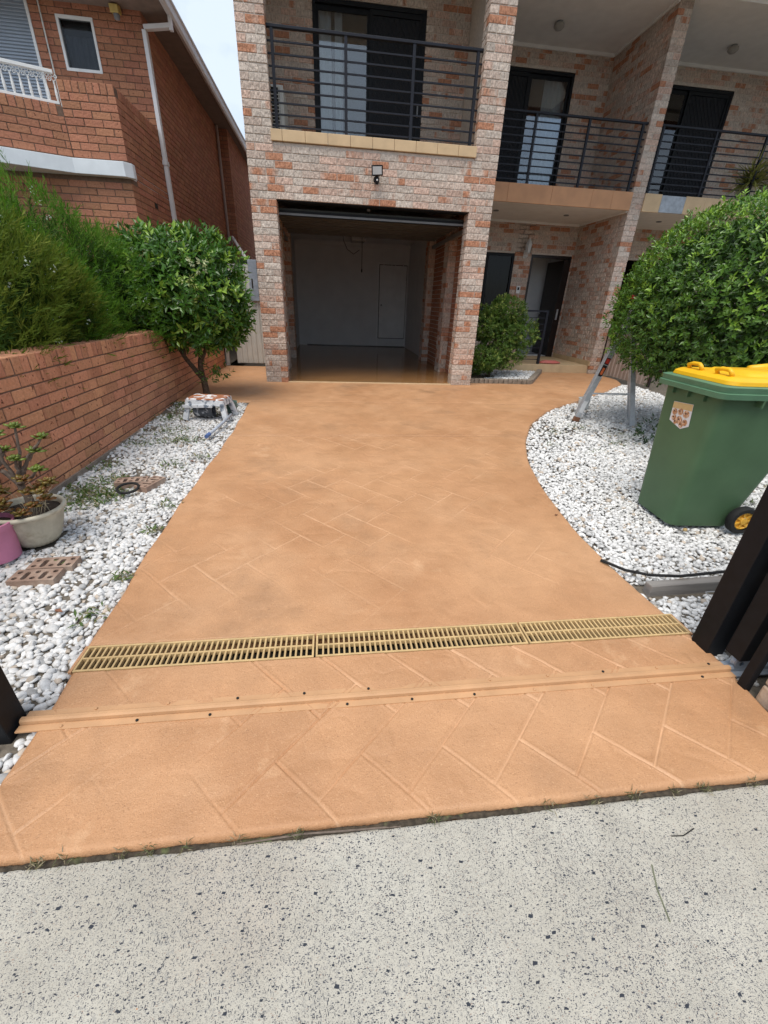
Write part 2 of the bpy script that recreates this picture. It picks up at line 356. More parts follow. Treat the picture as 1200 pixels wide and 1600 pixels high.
def footpath_mat():
    mt = bpy.data.materials.new('exposed_concrete'); mt.use_nodes = True; t = mt.node_tree; b = t.nodes['Principled BSDF']; L = t.links.new
    tcn = N(t, 'ShaderNodeTexCoord')
    def noise(s, d=5, r=.55):
        n = N(t, 'ShaderNodeTexNoise'); n.inputs['Scale'].default_value = s; n.inputs['Detail'].default_value = d; n.inputs['Roughness'].default_value = r
        L(tcn.outputs['Object'], n.inputs['Vector']); return n.outputs['Fac']
    def rng(src, a, bb, c, d):
        n = N(t, 'ShaderNodeMapRange'); n.inputs['From Min'].default_value = a; n.inputs['From Max'].default_value = bb; n.inputs['To Min'].default_value = c; n.inputs['To Max'].default_value = d
        L(src, n.inputs['Value']); return n.outputs[0]
    def mix(f, A, B, bt='MIX'):
        n = N(t, 'ShaderNodeMix', data_type='RGBA', blend_type=bt)
        if isinstance(f, float): n.inputs['Factor'].default_value = f
        else: L(f, n.inputs['Factor'])
        for k, v in (('A', A), ('B', B)):
            if isinstance(v, tuple): n.inputs[k].default_value = v
            else: L(v, n.inputs[k])
        return n.outputs['Result']
    c = mix(rng(noise(2.2, 6), .36, .66, 0, 1), (.465, .44, .375, 1), (.375, .345, .285, 1))
    c = mix(rng(noise(.9, 6, .6), .55, .7, 0, .6), c, (.41, .345, .275, 1))
    c = mix(rng(noise(130, 3), .56, .66, 0, .55), c, (.25, .245, .23, 1))
    # dark stone chips of several sizes, bent by noise so that none repeats
    def chips(scale, thr, colr, keep, stretch=(1, 1, 1), off=0.0, dist=.35):
        m1 = N(t, 'ShaderNodeMapping'); m1.inputs['Scale'].default_value = stretch; m1.inputs['Rotation'].default_value = (0, 0, .5 + off); m1.inputs['Location'].default_value = (off, off*2, 0)
        nd = N(t, 'ShaderNodeTexNoise'); nd.inputs['Scale'].default_value = scale*1.3; L(tcn.outputs['Object'], nd.inputs['Vector'])
        va = N(t, 'ShaderNodeVectorMath', operation='MULTIPLY_ADD'); L(nd.outputs['Color'], va.inputs[0]); va.inputs[1].default_value = (dist/scale,)*3; L(tcn.outputs['Object'], va.inputs[2])
        L(va.outputs[0], m1.inputs['Vector'])
        v = N(t, 'ShaderNodeTexVoronoi', feature='F1', distance='MANHATTAN' if off > 1 else 'EUCLIDEAN'); v.inputs['Scale'].default_value = scale; L(m1.outputs[0], v.inputs['Vector'])
        sep = N(t, 'ShaderNodeSeparateColor'); L(v.outputs['Color'], sep.inputs[0])
        sz = rng(sep.outputs[0], 0, 1, thr*.45, thr)           # chip size differs per cell
        lt = N(t, 'ShaderNodeMath', operation='LESS_THAN'); L(v.outputs['Distance'], lt.inputs[0]); L(sz, lt.inputs[1])
        kp = N(t, 'ShaderNodeMath', operation='LESS_THAN'); L(sep.outputs[1], kp.inputs[0]); L(rng(noise(1.6 + off, 4), .36, .64, keep*.35, keep*1.35), kp.inputs[1])
        mu = N(t, 'ShaderNodeMath', operation='MULTIPLY'); L(lt.outputs[0], mu.inputs[0]); L(kp.outputs[0], mu.inputs[1])
        nonlocal c
        c = mix(mu.outputs[0], c, colr)
    chips(330, .46, (.24, .225, .20, 1), .55, (1, 2.4, 1), .1)
    chips(230, .44, (.15, .145, .145, 1), .5, (1, 2.6, 1), .4)
    chips(150, .46, (.085, .088, .10, 1), .42, (1, 2.6, 1), .7)
    chips(120, .44, (.07, .072, .08, 1), .26, (2.8, 1, 1), .2)
    chips(120, .40, (.30, .235, .19, 1), .30, (1, 1.9, 1), 1.9)
    chips(80, .52, (.050, .054, .066, 1), .24, (1, 2.3, 1), 1.3)
    chips(46, .46, (.035, .04, .05, 1), .17, (1, 1.9, 1), 2.1)
    chips(7, .16, (.44, .23, .12, 1), .07, (1, 1.2, 1), 3.7, .8)         # dropped spots of driveway paint
    c = mix(1.0, c, rng(noise(9, 5), .3, .7, .93, 1.07), 'MULTIPLY')
    L(c, b.inputs['Base Color']); b.inputs['Roughness'].default_value = .85; b.inputs['Specular IOR Level'].default_value = .25
    bp = N(t, 'ShaderNodeBump'); bp.inputs['Strength'].default_value = .3; bp.inputs['Distance'].default_value = .004
    L(noise(170, 5, .7), bp.inputs['Height']); L(bp.outputs[0], b.inputs['Normal']); MATS['exposed_concrete'] = mt
footpath_mat()
def gravel_mat():
    mt = bpy.data.materials.new('pebble'); mt.use_nodes = True; t = mt.node_tree; b = t.nodes['Principled BSDF']; L = t.links.new
    a = N(t, 'ShaderNodeAttribute', attribute_name='bcol'); tcn = N(t, 'ShaderNodeTexCoord')
    n = N(t, 'ShaderNodeTexNoise'); n.inputs['Scale'].default_value = 70; n.inputs['Detail'].default_value = 5; L(tcn.outputs['Object'], n.inputs['Vector'])
    r = N(t, 'ShaderNodeMapRange'); r.inputs['From Min'].default_value = .3; r.inputs['From Max'].default_value = .7; r.inputs['To Min'].default_value = .84; r.inputs['To Max'].default_value = 1.08; L(n.outputs['Fac'], r.inputs['Value'])
    mu = N(t, 'ShaderNodeMix', data_type='RGBA', blend_type='MULTIPLY'); mu.inputs['Factor'].default_value = 1; L(a.outputs['Color'], mu.inputs['A']); L(r.outputs[0], mu.inputs['B'])
    L(mu.outputs['Result'], b.inputs['Base Color']); b.inputs['Roughness'].default_value = .7; b.inputs['Specular IOR Level'].default_value = .3; MATS['pebble'] = mt
gravel_mat()
# ------------------------------------------------------------------ ground, footpath, driveway
g = MB(); g.add([(-400, -400, -.36), (400, -400, -.36), (400, 600, -.36), (-400, 600, -.36)], [(0, 1, 2, 3)])
struct(g.build('ground', 'soil'))
g = MB(); g.box(-14, 14, -9.6, -6.5975, -.36, -.226); struct(g.build('footpath', 'exposed_concrete', bevel=.006))
g = MB(); g.box(-14, 14, -16, -9.62, -.36, -.34); struct(g.build('road', mat('asphalt', (.05, .05, .05), .9, .2, 40, .4, 120)))
# soil under the beds
g = MB(); g.add([(-1.2, -6.60, -.235), (-.02, -6.60, -.235), (-.02, -1.3, -.065), (-1.2, -1.3, -.065)], [(0, 1, 2, 3)])
g.add([(2.7, -6.63, -.225), (12, -6.63, -.225), (12, 1.7, -.04), (2.7, 1.7, -.04)], [(0, 1, 2, 3)])
g.add([(-9, -6.63, -.19), (-1.2, -6.63, -.19), (-1.2, 16, -.02), (-9, 16, -.02)], [(0, 1, 2, 3)])
struct(g.build('garden_soil', 'soil'))

RY = np.array([-6.7, -6.35, -6.22, -6.08, -5.94, -5.73, -5.38, -4.93, -4.25, -3.585, -3.0, -2.31, -1.6, -1.0, -.35, .42, .9, 1.8])
RX = np.array([2.82, 2.82, 2.835, 2.845, 2.84, 2.80, 2.77, 2.77, 2.85, 3.0, 3.23, 3.6, 4.2, 5.0, 5.85, 6.7, 6.93, 6.93])
def smooth_interp(q):
    ys = np.linspace(-6.7, 1.8, 340); xs = np.interp(ys, RY, RX); k = np.hanning(17); k /= k.sum()
    xs = np.convolve(np.pad(xs, 8, mode='edge'), k, 'valid'); return np.interp(q, ys, xs)
def left_edge(y): return -.055 + .018*np.sin(np.asarray(y)*1.7) + .006*np.sin(np.asarray(y)*9)
HW = .21
def stamp(x, y):
    """distance in metres to the nearest joint of the stamped 45-degree herringbone"""
    a = ((x + y)/math.sqrt(2) + 4.33)/HW; b = ((x - y)/math.sqrt(2) - 4.68)/HW
    i = np.floor(a); j = np.floor(b); fa = a-i; fb = b-j; k = np.mod(i-j, 4)
    d = np.where(k == 0, np.minimum(np.minimum(fa, fb), 1-fb), np.where(k == 1, np.minimum(np.minimum(1-fa, fb), 1-fb),
        np.where(k == 3, np.minimum(np.minimum(fb, fa), 1-fa), np.minimum(np.minimum(1-fb, fa), 1-fa))))
    pid = np.where((k == 0) | (k == 1), (i - (k == 1))*31 + j*17, i*31 + (j - (k == 2))*17 + 7)
    return d*HW, pid
def drive_zone(ys, ncol, lf, rf, strength=1.0, round_front=False):
    ys = np.asarray(ys); s = np.linspace(0, 1, ncol); Y = np.repeat(ys[:, None], ncol, 1)
    l = lf(ys)[:, None]; r = rf(ys)[:, None]; X = l + (r-l)*s[None]
    wob = .004*(vnoise(X, Y, 6, 3)-.5)
    d, pid = stamp(X + wob, Y + wob)
    vis = np.clip(vnoise(X, Y, 2.3, 5)*1.9 - .42 + .3*np.clip((-Y-5.6)/.6, 0, 1), .06, 1)*strength*np.clip(.55+.9*vnoise(X, Y, 14, 6), 0, 1)
    Z = gz(X, Y) - .0070*vis*np.exp(-(d/.0032)**2) + .0030*vis*np.exp(-((d-.008)/.0042)**2)
    sl = vnoise(X, Y, 9, 8); Z = Z + .0038*strength*(np.abs(vnoise(X+.3*sl, Y*1.6, 7, 9)-.5)*2) + .0045*(vnoise(X, Y, 1.7, 4)-.5)
    crk = np.abs(vnoise(X*1.1 + Y*.6, Y - X*.5, 5.0, 21)-.5); Z = Z - .0016*strength*np.exp(-(crk/.012)**2)*(vnoise(X, Y, 3, 22) > .62)
    edge = np.minimum(X-l, r-X); Z = Z - .012*np.clip(1-edge/.02, 0, 1)**2
    if round_front:
        e = np.clip((Y - ys[0])/.020, 0, 1); Z = Z - .020*(1-np.sqrt(1-(1-e)**2+1e-9))
    nr = len(ys); V = np.stack([X, Y, Z], -1).reshape(-1, 3)
    idx = np.arange(nr*ncol).reshape(nr, ncol)
    Fq = np.stack([idx[:-1, :-1], idx[:-1, 1:], idx[1:, 1:], idx[1:, :-1]], -1).reshape(-1, 4)
    # skirt down the edges
    loop = np.concatenate([idx[0, :], idx[1:, -1], idx[-1, -2::-1], idx[-2:0:-1, 0]])
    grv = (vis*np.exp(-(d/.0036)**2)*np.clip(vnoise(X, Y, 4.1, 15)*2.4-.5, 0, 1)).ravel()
    B = V[loop].copy(); B[:, 2] -= .09; n0 = len(V); V = np.concatenate([V, B]); k = len(loop)
    sk = np.stack([loop, n0+np.arange(k), n0+(np.arange(k)+1) % k, np.roll(loop, -1)], -1)
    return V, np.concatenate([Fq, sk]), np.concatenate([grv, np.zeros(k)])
def join_zones(name, zs, m):
    V = []; Fs = []; n = 0; G = []
    for v, f, gr_ in zs: V.append(v); Fs.append(f+n); n += len(v); G.append(gr_)
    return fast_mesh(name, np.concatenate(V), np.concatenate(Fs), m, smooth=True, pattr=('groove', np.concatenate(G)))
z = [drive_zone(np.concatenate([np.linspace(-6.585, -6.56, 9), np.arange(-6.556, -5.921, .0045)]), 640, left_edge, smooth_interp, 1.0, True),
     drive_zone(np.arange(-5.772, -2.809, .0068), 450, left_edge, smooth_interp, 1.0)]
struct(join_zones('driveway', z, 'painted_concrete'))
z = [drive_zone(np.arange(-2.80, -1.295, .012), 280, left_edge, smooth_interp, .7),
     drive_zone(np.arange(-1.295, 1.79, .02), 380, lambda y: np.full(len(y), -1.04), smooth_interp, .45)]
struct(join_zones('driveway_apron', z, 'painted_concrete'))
# narrow edges of concrete beside the drain
g = MB(); g.box(-.058, .0-.045, -5.921, -5.772, -.26, -.178); g.box(2.832, 2.842, -5.921, -5.772, -.26, -.181); struct(g.build('drain_surround', 'painted_concrete'))

# dirt and moss packed into the gap before the footpath
n = 420; xs = np.linspace(-.3, 3.3, n); V = []; rr = .0035 + .0070*vnoise(xs, xs*0, 14, 41) + .003*RNG.random(n); zz = -.2265 - .004 + .010*vnoise(xs, xs*0+3, 5, 42)
for k in range(8): a_ = 2*math.pi*k/8; V.append(np.stack([xs, -6.5925 + rr*math.cos(a_), zz + rr*.8*math.sin(a_)], -1))
V = np.concatenate(V); idx = np.arange(8*n).reshape(8, n); j2 = np.roll(idx, -1, 0)
Fq = np.stack([idx[:, :-1], idx[:, 1:], j2[:, 1:], j2[:, :-1]], -1).reshape(-1, 4)
tag(fast_mesh('gap_dirt', V, Fq, mat('gap_dirt', (.055, .042, .028), .95, .5, 60, .8, 90, c2=(.09, .10, .04), f2=(.58, .7), s2=16).name, smooth=True), 'dark dirt and moss packed in the gap between driveway and footpath', 'dirt', kind='stuff')

# ------------------------------------------------------------------ white pebble beds (nobody could count them)
def octa_template():
    bm = bmesh.new(); bmesh.ops.create_icosphere(bm, subdivisions=1, radius=1)
    V = np.array([v.co[:] for v in bm.verts]); Fs = np.array([[v.index for v in f.verts] for f in bm.faces]); bm.free()
    # 12-vertex icosahedron, each triangle split once on a coarser scheme is not needed: take the 42-vertex one for near stones
    return V, Fs
def ico_template(s):
    bm = bmesh.new(); bmesh.ops.create_icosphere(bm, subdivisions=s, radius=1); bm.verts.ensure_lookup_table()
    V = np.array([v.co[:] for v in bm.verts]); Fs = np.array([[v.index for v in f.verts] for f in bm.faces]); bm.free(); return V, Fs
def rotmats(n, tilt):
    yaw = RNG.random(n)*2*math.pi; ax = RNG.random(n)*2*math.pi; t = RNG.normal(0, tilt, n)
    c, s = np.cos(yaw), np.sin(yaw); Rz = np.zeros((n, 3, 3)); Rz[:, 0, 0] = c; Rz[:, 0, 1] = -s; Rz[:, 1, 0] = s; Rz[:, 1, 1] = c; Rz[:, 2, 2] = 1
    k = np.stack([np.cos(ax), np.sin(ax), np.zeros(n)], -1); K = np.zeros((n, 3, 3))
    K[:, 0, 1] = -k[:, 2]; K[:, 0, 2] = k[:, 1]; K[:, 1, 0] = k[:, 2]; K[:, 1, 2] = -k[:, 0]; K[:, 2, 0] = -k[:, 1]; K[:, 2, 1] = k[:, 0]
    I = np.eye(3)[None]; Rt = I + np.sin(t)[:, None, None]*K + (1-np.cos(t))[:, None, None]*(K@K); return Rt@Rz
def pebbles(name, xr, yr, inside, spacing, size, sub, zf, thin=None, tint=1.0):
    xs = np.arange(xr[0], xr[1], spacing); ys = np.arange(yr[0], yr[1], spacing*.9)
    X, Y = np.meshgrid(xs, ys); X = X.ravel() + RNG.uniform(-.5, .5, X.size)*spacing; Y = Y.ravel() + RNG.uniform(-.5, .5, Y.size)*spacing
    k = inside(X, Y)
    if thin is not None: k &= RNG.random(X.size) > thin(X, Y)
    X, Y = X[k], Y[k]; n = len(X); T, Fs = ico_template(sub); nv = len(T)
    sc = size*np.clip(RNG.lognormal(0, .24, n), .55, 1.55); ax = np.stack([RNG.uniform(.75, 1.25, n), RNG.uniform(.6, .95, n), RNG.uniform(.42, .75, n)], -1)*sc[:, None]
    V = np.repeat(T[None], n, 0)
    for _ in range(5):                                       # flatten the stone against random planes: angular chips
        pn = RNG.normal(size=(n, 3)); pn /= np.linalg.norm(pn, axis=1)[:, None]; pd = RNG.uniform(.45, .85, n)
        ex = np.maximum(np.einsum('nkj,nj->nk', V, pn) - pd[:, None], 0); V = V - ex[..., None]*pn[:, None, :]
    V = V*ax[:, None, :]*1.18
    V = np.einsum('nij,nkj->nki', rotmats(n, .5), V)
    Z = zf(X, Y) + RNG.uniform(-.008, .010, n)
    V += np.stack([X, Y, Z], -1)[:, None, :]
    Fq = (Fs[None] + (np.arange(n)*nv)[:, None, None]).reshape(-1, 3)
    g0 = np.clip(RNG.normal(.70, .08, n), .42, .84); wm = RNG.random(n); c = np.stack([g0, g0*.985, g0*.955, np.ones(n)], -1)
    br = wm < .06; c[br, :3] *= np.array([.72, .62, .52]); gy = (wm > .06) & (wm < .15); c[gy, :3] *= .62; c[:, :3] *= tint
    return tag(fast_mesh(name, V.reshape(-1, 3), Fq, 'pebble', cols=np.repeat(c, len(Fs), 0), smooth=True), kind='stuff')
dirt = lambda X, Y: np.clip((vnoise(X, Y, 3.2, 31)-.55)*2.4, 0, .75)*np.where(X < 0, np.clip(.7+.9*(-X-.45), .5, 1.2), 1)
lf_in = lambda X, Y: (X > -1.035) & (X < left_edge(Y)-.006) & ~((np.abs(X+.77) < .1) & (np.abs(Y+4.82) < .1)) & ~((X < -.09) & (Y < -6.06) & (Y > -6.23) & (X > -.22))
o = pebbles('white_gravel', (-1.04, -.03), (-6.6, -4.2), lf_in, .0225, .0165, 2, lambda X, Y: gz(X, Y)-.030, dirt, .9); tag(o, 'white pebble gravel between the low brick wall and the driveway, street end', 'gravel')
o = pebbles('white_gravel', (-1.04, -.03), (-4.2, -1.31), lf_in, .0225, .0160, 2, lambda X, Y: gz(X, Y)-.030, lambda X, Y: np.clip(dirt(X, Y) + .75*np.clip((Y+2.3)/1.0, 0, 1)*(vnoise(X, Y, 5, 3) > .35), 0, .9), .88); tag(o, 'white pebble gravel with weeds around the small tree', 'gravel')
rt_in = lambda X, Y: (X > smooth_interp(Y)+.008) & ~((Y > -5.63) & (Y < -5.50) & (X > 2.8)) & ~((Y < -6.02) & (X > 2.95))
o = pebbles('white_gravel', (2.7, 5.6), (-6.2, -3.3), rt_in, .0225, .0170, 1, lambda X, Y: gz(X, Y)-.028, lambda X, Y: dirt(X, Y)*.35); tag(o, 'bright white pebble gravel under the wheeled bin', 'gravel')
o = pebbles('white_gravel', (3.0, 7.0), (-3.3, .4), lambda X, Y: rt_in(X, Y) & (X < 6.9), .0300, .0200, 1, lambda X, Y: gz(X, Y)-.028, lambda X, Y: dirt(X, Y)*.7); tag(o, 'white pebble gravel with green weeds under the stepladder', 'gravel')

# ------------------------------------------------------------------ brickwork
UM, UJ, CH, BH = .2421, .011, .086, .0755
class Bricks:
    def __init__(s, palette): s.items = []; s.palette = palette
    def brick(s, O, u, n, a0, a1, b0, b1, depth, vis=True, ch=.004, proud=0.0, jit=.0018):
        """one brick: face from a0..a1 along u, b0..b1 up, going 'depth' into the wall"""
        O = np.array(O, float); u = np.array(u, float); n = np.array(n, float); zz = np.array([0, 0, 1.0])
        f = proud + random.uniform(-jit, jit)*1.5; t = random.uniform(-.0012, .0012)
        a0 += random.uniform(-.0012, .0012); a1 += random.uniform(-.0012, .0012); b0 += random.uniform(-.0010, .0010); b1 += random.uniform(-.0010, .0010)
        P = lambda a, b, c: O + u*a + zz*b + n*c
        V = [P(a0, b0, -depth), P(a1, b0, -depth), P(a1, b1, -depth), P(a0, b1, -depth),
             P(a0, b0, f-ch+t), P(a1, b0, f-ch-t), P(a1, b1, f-ch-t), P(a0, b1, f-ch+t),
             P(a0+ch, b0+ch, f+t), P(a1-ch, b0+ch, f-t), P(a1-ch, b1-ch, f-t), P(a0+ch, b1-ch, f+t)]
        Fs = [(0, 1, 5, 4), (1, 2, 6, 5), (2, 3, 7, 6), (3, 0, 4, 7), (4, 5, 9, 8), (5, 6, 10, 9), (6, 7, 11, 10), (7, 4, 8, 11), (8, 9, 10, 11)]
        if np.dot(np.cross(u, zz), n) < 0: Fs = [q[::-1] for q in Fs]
        c = V[8]*.5 + V[10]*.5; s.items.append((V, Fs, s.palette(), c, n, (a1-a0)*(b1-b0), vis))
    def wall(s, O, u, n, L, z0, z1, k0=0, opens=(), depth=.05, ends=(0, 0), vis=True, back=0.0, phase=0.0):
        """stretcher bond between heights z0 and z1 (courses counted from k0); opens = (a0, a1, b0, b1).
        ends: 1 where the end brick turns a corner (full / half brick deep in turn); back: start of a face that meets such a corner"""
        k = 0
        nC = int(round((z1-z0)/CH))
        for k in range(nC):
            b0 = z0 + k*CH; b1 = min(b0 + BH, z1); par = (k + k0) % 2
            spans = [(0.0, L, ends[0], ends[1])]
            for (oa, ob, oc, od) in opens:
                if b1 > oc + .02 and b0 < od - .02:
                    ns_ = []
                    for (a, b, e0, e1) in spans:
                        if ob <= a or oa >= b: ns_.append((a, b, e0, e1)); continue
                        if oa - a > .03: ns_.append((a, oa, e0, 1))
                        if b - ob > .03: ns_.append((ob, b, 1, e1))
                    spans = ns_
            for (a, b, e0, e1) in spans:
                st = a
                if back and a == 0.0: st = (.12 if par == 0 else .24)      # the corner brick already fills this
                ph = phase + (0 if par == 0 else UM/2)
                js = [st]; q = ph + math.floor((st-ph)/UM)*UM
                while q < b - .045:
                    if q > st + .045: js.append(q)
                    q += UM
                js.append(b + UJ)
                for i in range(len(js)-1):
                    x0, x1 = js[i], js[i+1]-UJ
                    if x1 - x0 < .02: continue
                    dd = depth
                    if (i == 0 and e0) or (i == len(js)-2 and e1): dd = .11 if par == 0 else .23
                    s.brick(O, u, n, x0, x1, b0, b1, dd, vis)
    def finish(s, parent, m, limit=300):
        def score(it):
            d = it[3]-CAM; r = np.linalg.norm(d); cz = d@FW_
            if not it[6] or cz <= 0: return -1
            px = 600 + F_PX*(d@R_)/cz; py = 800 + F_PX*(d@D_)/cz
            if not (-15 < px < 1215 and -15 < py < 1600): return -1
            return it[5]*max(0, -(d/r)@it[4])/r**2
        its = sorted(s.items, key=score, reverse=True); nb = 0; rest = MB()
        for it in its:
            if nb < limit and score(it) > 0:
                b = MB(); b.add(it[0], it[1], it[2]); b.build('brick', m, parent); nb += 1
            else: rest.add(it[0], it[1], it[2])
        if rest.n: tag(rest.build('brickwork', m, parent), kind='stuff')
def pal_cream():
    g = random.uniform(.86, 1.12); t = random.random()
    c = (.53*g, .42*g, .345*g) if t < .45 else ((.52*g, .44*g, .37*g) if t < .8 else (.54*g, .38*g, .30*g))
    r = random.random(); al = 0.0 if r < .63 else (random.uniform(.36, .54) if r < .88 else .70)
    return (*c, al)
def pal_red():
    g = random.uniform(.84, 1.14); return (.375*g, .165*g*random.uniform(.95, 1.08), .098*g, random.uniform(0, .5))
def pal_garden():
    g = random.uniform(.84, 1.16); return (.52*g, .24*g*random.uniform(.95, 1.08), .138*g, random.uniform(0, .5))
# ------------------------------------------------------------------ the townhouse
house = thing('townhouse', (1.75, 0, 0), 'two-storey cream brick townhouse with an open single garage under a balcony', 'house')
HB = Bricks(pal_cream); HR = Bricks(pal_red)
GW, OX0, OX1 = 3.5, .352, 3.148; OZ = 29*CH; SZ = 36*CH; TOPZ = 70*CH
X_, Y_ = (1, 0, 0), (0, 1, 0)
HB.wall((0, 0, 0), X_, (0, -1, 0), GW, 0, TOPZ, 0, [(OX0, OX1, -1, OZ-.005), (OX0, OX1, SZ+.01, 99)], ends=(1, 1))
HB.wall((0, 0, 0), Y_, (-1, 0, 0), 11, 0, TOPZ, 0, vis=False, back=1)
HB.wall((GW, 0, 0), Y_, (1, 0, 0), 3.43, 0, TOPZ, 0, vis=False, back=1)
def reveal(B, x, y0, n, z0, z1, k0, depth=.23, vis=True):
    """second half of the brick-thick end of a wall at an opening"""
    for k in range(int(round((z1-z0)/CH))):
        if (k+k0) % 2 == 0: B.brick((x, y0, z0+k*CH), Y_, n, .12, depth, 0, BH, .05, vis)
reveal(HB, OX0, 0, (1, 0, 0), 0, OZ, 0); reveal(HB, OX1, 0, (-1, 0, 0), 0, OZ, 0)
reveal(HB, OX0, 0, (1, 0, 0), 37*CH, TOPZ, 1); reveal(HB, OX1, 0, (-1, 0, 0), 37*CH, TOPZ, 1)
core = MB()
core.box(.008, OX0-.008, .008, .222, 0, TOPZ); core.box(OX1+.008, GW-.008, .008, .222, 0, TOPZ)
core.box(OX0-.008, OX1+.008, .008, .222, OZ, SZ+.02)
core.box(.008, .11, .222, 11, 0, TOPZ); core.box(3.425, GW-.008, .222, 3.45, 0, TOPZ)
# first floor wall behind the garage balcony, with its sliding door opening
BY = 2.0; DZ0, DZ1 = 3.16, 5.40
HB.wall((.11, BY, 0), X_, (0, -1, 0), 3.31, 37*CH, TOPZ, 1, [(.89-.11, 2.70-.11, DZ0, DZ1)], phase=.06)
core.box(.11, .87, BY+.008, BY+.12, 3.1, TOPZ); core.box(2.72, 3.43, BY+.008, BY+.12, 3.1, TOPZ); core.box(.87, 2.72, BY+.008, BY+.12, DZ1+.01, TOPZ)
# porch and balcony wall of the entrance bay
PY = 3.44; PF = .16
HB.wall((GW, PY, 0), X_, (0, -1, 0), 3.26, 0, 35*CH, 0, [(.55, 1.83, .90, 2.36), (2.235, 3.225, 0, 2.36)], phase=.03)
HB.wall((GW, PY, 0), X_, (0, -1, 0), 3.26, 38*CH, 67*CH, 0, [(.70, 2.51, 3.2, 5.44)], phase=.03)
core.box(GW, 4.04, PY+.008, PY+.12, 0, 5.78); core.box(5.34, 5.73, PY+.008, PY+.12, 0, 3.0); core.box(6.73, 6.77, PY+.008, PY+.12, 0, 5.78)
core.box(4.04, 5.34, PY+.008, PY+.12, 0, .89); core.box(4.04, 6.73, PY+.008, PY+.12, 2.37, 3.1); core.box(4.04, 4.19, PY+.008, PY+.12, 3.1, 5.78)
core.box(6.02, 6.73, PY+.008, PY+.12, 3.1, 5.78); core.box(4.19, 6.02, PY+.008, PY+.12, 5.45, 5.78)
# dividing fin between the two front doors
FX0, FX1, FY = 6.76, 7.01, 1.72
HB.wall((FX0, FY, 0), X_, (0, -1, 0), .25, 0, TOPZ, 0, ends=(1, 1))
HB.wall((FX0, FY, 0), Y_, (-1, 0, 0), 1.71, 2*CH, TOPZ, 0, back=1)
HB.wall((FX1, FY, 0), Y_, (1, 0, 0), 1.71, 0, TOPZ, 0, vis=False, back=1)
core.box(FX0+.008, FX1-.008, FY+.008, PY+.1, 0, TOPZ)
# neighbouring bay of the same terrace
HB.wall((FX1, PY, 0), X_, (0, -1, 0), 4.2, 0, 67*CH, 0, [(.55, 2.55, 3.2, 5.44), (.8, 1.8, .1, 2.36)], phase=.1)
core.box(FX1, 7.55, PY+.008, PY+.12, 0, 5.78); core.box(9.57, 11.3, PY+.008, PY+.12, 0, 5.78); core.box(7.55, 9.57, PY+.008, PY+.12, 5.45, 5.78); core.box(7.55, 9.57, PY+.008, PY+.12, 2.37, 3.19); core.box(8.83, 9.57, PY+.008, PY+.12, 0, 2.37)
core.box(11.2, 11.45, 1.72, 11, 0, TOPZ); core.box(0.1, 11.4, 10.9, 11, 0, TOPZ)
core.build('wall', 'mortar', house)
# garage inside: red brick side walls with cream piers, white plaster at the back
HR.wall((.12, .24, 0), Y_, (1, 0, 0), 3.7, 0, 32*CH, 0); HR.wall((3.42, .24, 0), Y_, (-1, 0, 0), 3.7, 0, 32*CH, 0)
for (xa, xb, nx) in ((.12, .26, 1), (3.42, 3.27, -1)):
    for yp in (1.48, 3.25):
        lo = min(xa, xb); 
        HB.wall((lo, yp, 0), X_, (0, -1, 0), abs(xa-xb), 0, 30*CH, 0, depth=.04)
        HB.wall((xb, yp, 0), Y_, (nx, 0, 0), .35, 0, 30*CH, 0, depth=.04)
        c = MB(); c.box(lo+.01, lo+abs(xa-xb)-.01, yp+.01, yp+.34, 0, 30*CH); c.build('pier', 'mortar', house)
for x0 in (.09, 3.428):
    c = MB(); c.box(x0, x0+.022, .23, 6.7, 0, 2.9); c.build('garage_side_wall', 'mortar', house)
c = MB(); c.box(.1, 3.45, 6.6, 6.7, 0, 2.9); c.box(.113, .125, 3.95, 6.6, 0, 2.9); c.box(3.412, 3.427, 3.95, 6.6, 0, 2.9); c.build('garage_plaster_wall', 'plaster_white', house)
c = MB(); c.box(.09, 3.45, .23, 6.7, 2.73, 2.9); c.box(.126, 3.41, 6.5, 6.6, 2.64, 2.73); c.build('garage_ceiling', 'plaster_white', house)
c = MB(); c.box(.09, 3.45, .03, 6.7, -.08, .008); c.build('garage_floor', 'garage_floor', house)
c = MB(); c.box(OX0, OX1, -.012, .05, -.05, .014); c.build('threshold', 'tile_tan', house, bevel=.004)
c = MB(); c.box(.36, 3.40, 6.585, 6.597, .010, .03); c.build('skirting', 'door_dark', house)
# white panelled door at the back of the garage
q = MB(); q.box(2.532, 3.358, 6.588, 6.5985, .25, 2.24); q.build('door_gap', 'drain_dark', house)
dr = MB(); dr.box(2.55, 3.34, 6.535, 6.580, .27, 2.22); dr = dr.build('garage_inner_door', 'white_metal', house, bevel=.003)
for (a, b_) in ((.36, .93), (1.13, 2.08)):
    for x0 in (2.65, 2.99):
        q = MB()
        for (xa, xb, za, zb) in ((x0, x0+.25, a, a+.018), (x0, x0+.25, b_-.018, b_), (x0, x0+.018, a+.018, b_-.018), (x0+.232, x0+.25, a+.018, b_-.018)): q.box(xa, xb, 6.515, 6.536, .27+za-.09, .27+zb-.09)
        q.box(x0+.05, x0+.2, 6.524, 6.536, .27+a-.04, .27+b_-.14); q.build('door_panel', 'white_metal', dr)
q = MB(); q.lathe([(0, -.06), (.022, -.055), (.028, -.03), (.012, -.015), (.012, 0)], (2.61, 6.545, 1.18), 12, 'y'); q.build('knob', 'fixture_grey', dr, smooth=True)
q = MB(); q.box(2.48, 2.53, 6.56, 6.598, .03, 2.29); q.box(3.36, 3.405, 6.56, 6.598, .03, 2.29); q.box(2.53, 3.36, 6.56, 6.598, 2.24, 2.29); q.build('door_frame', 'white_metal', dr)
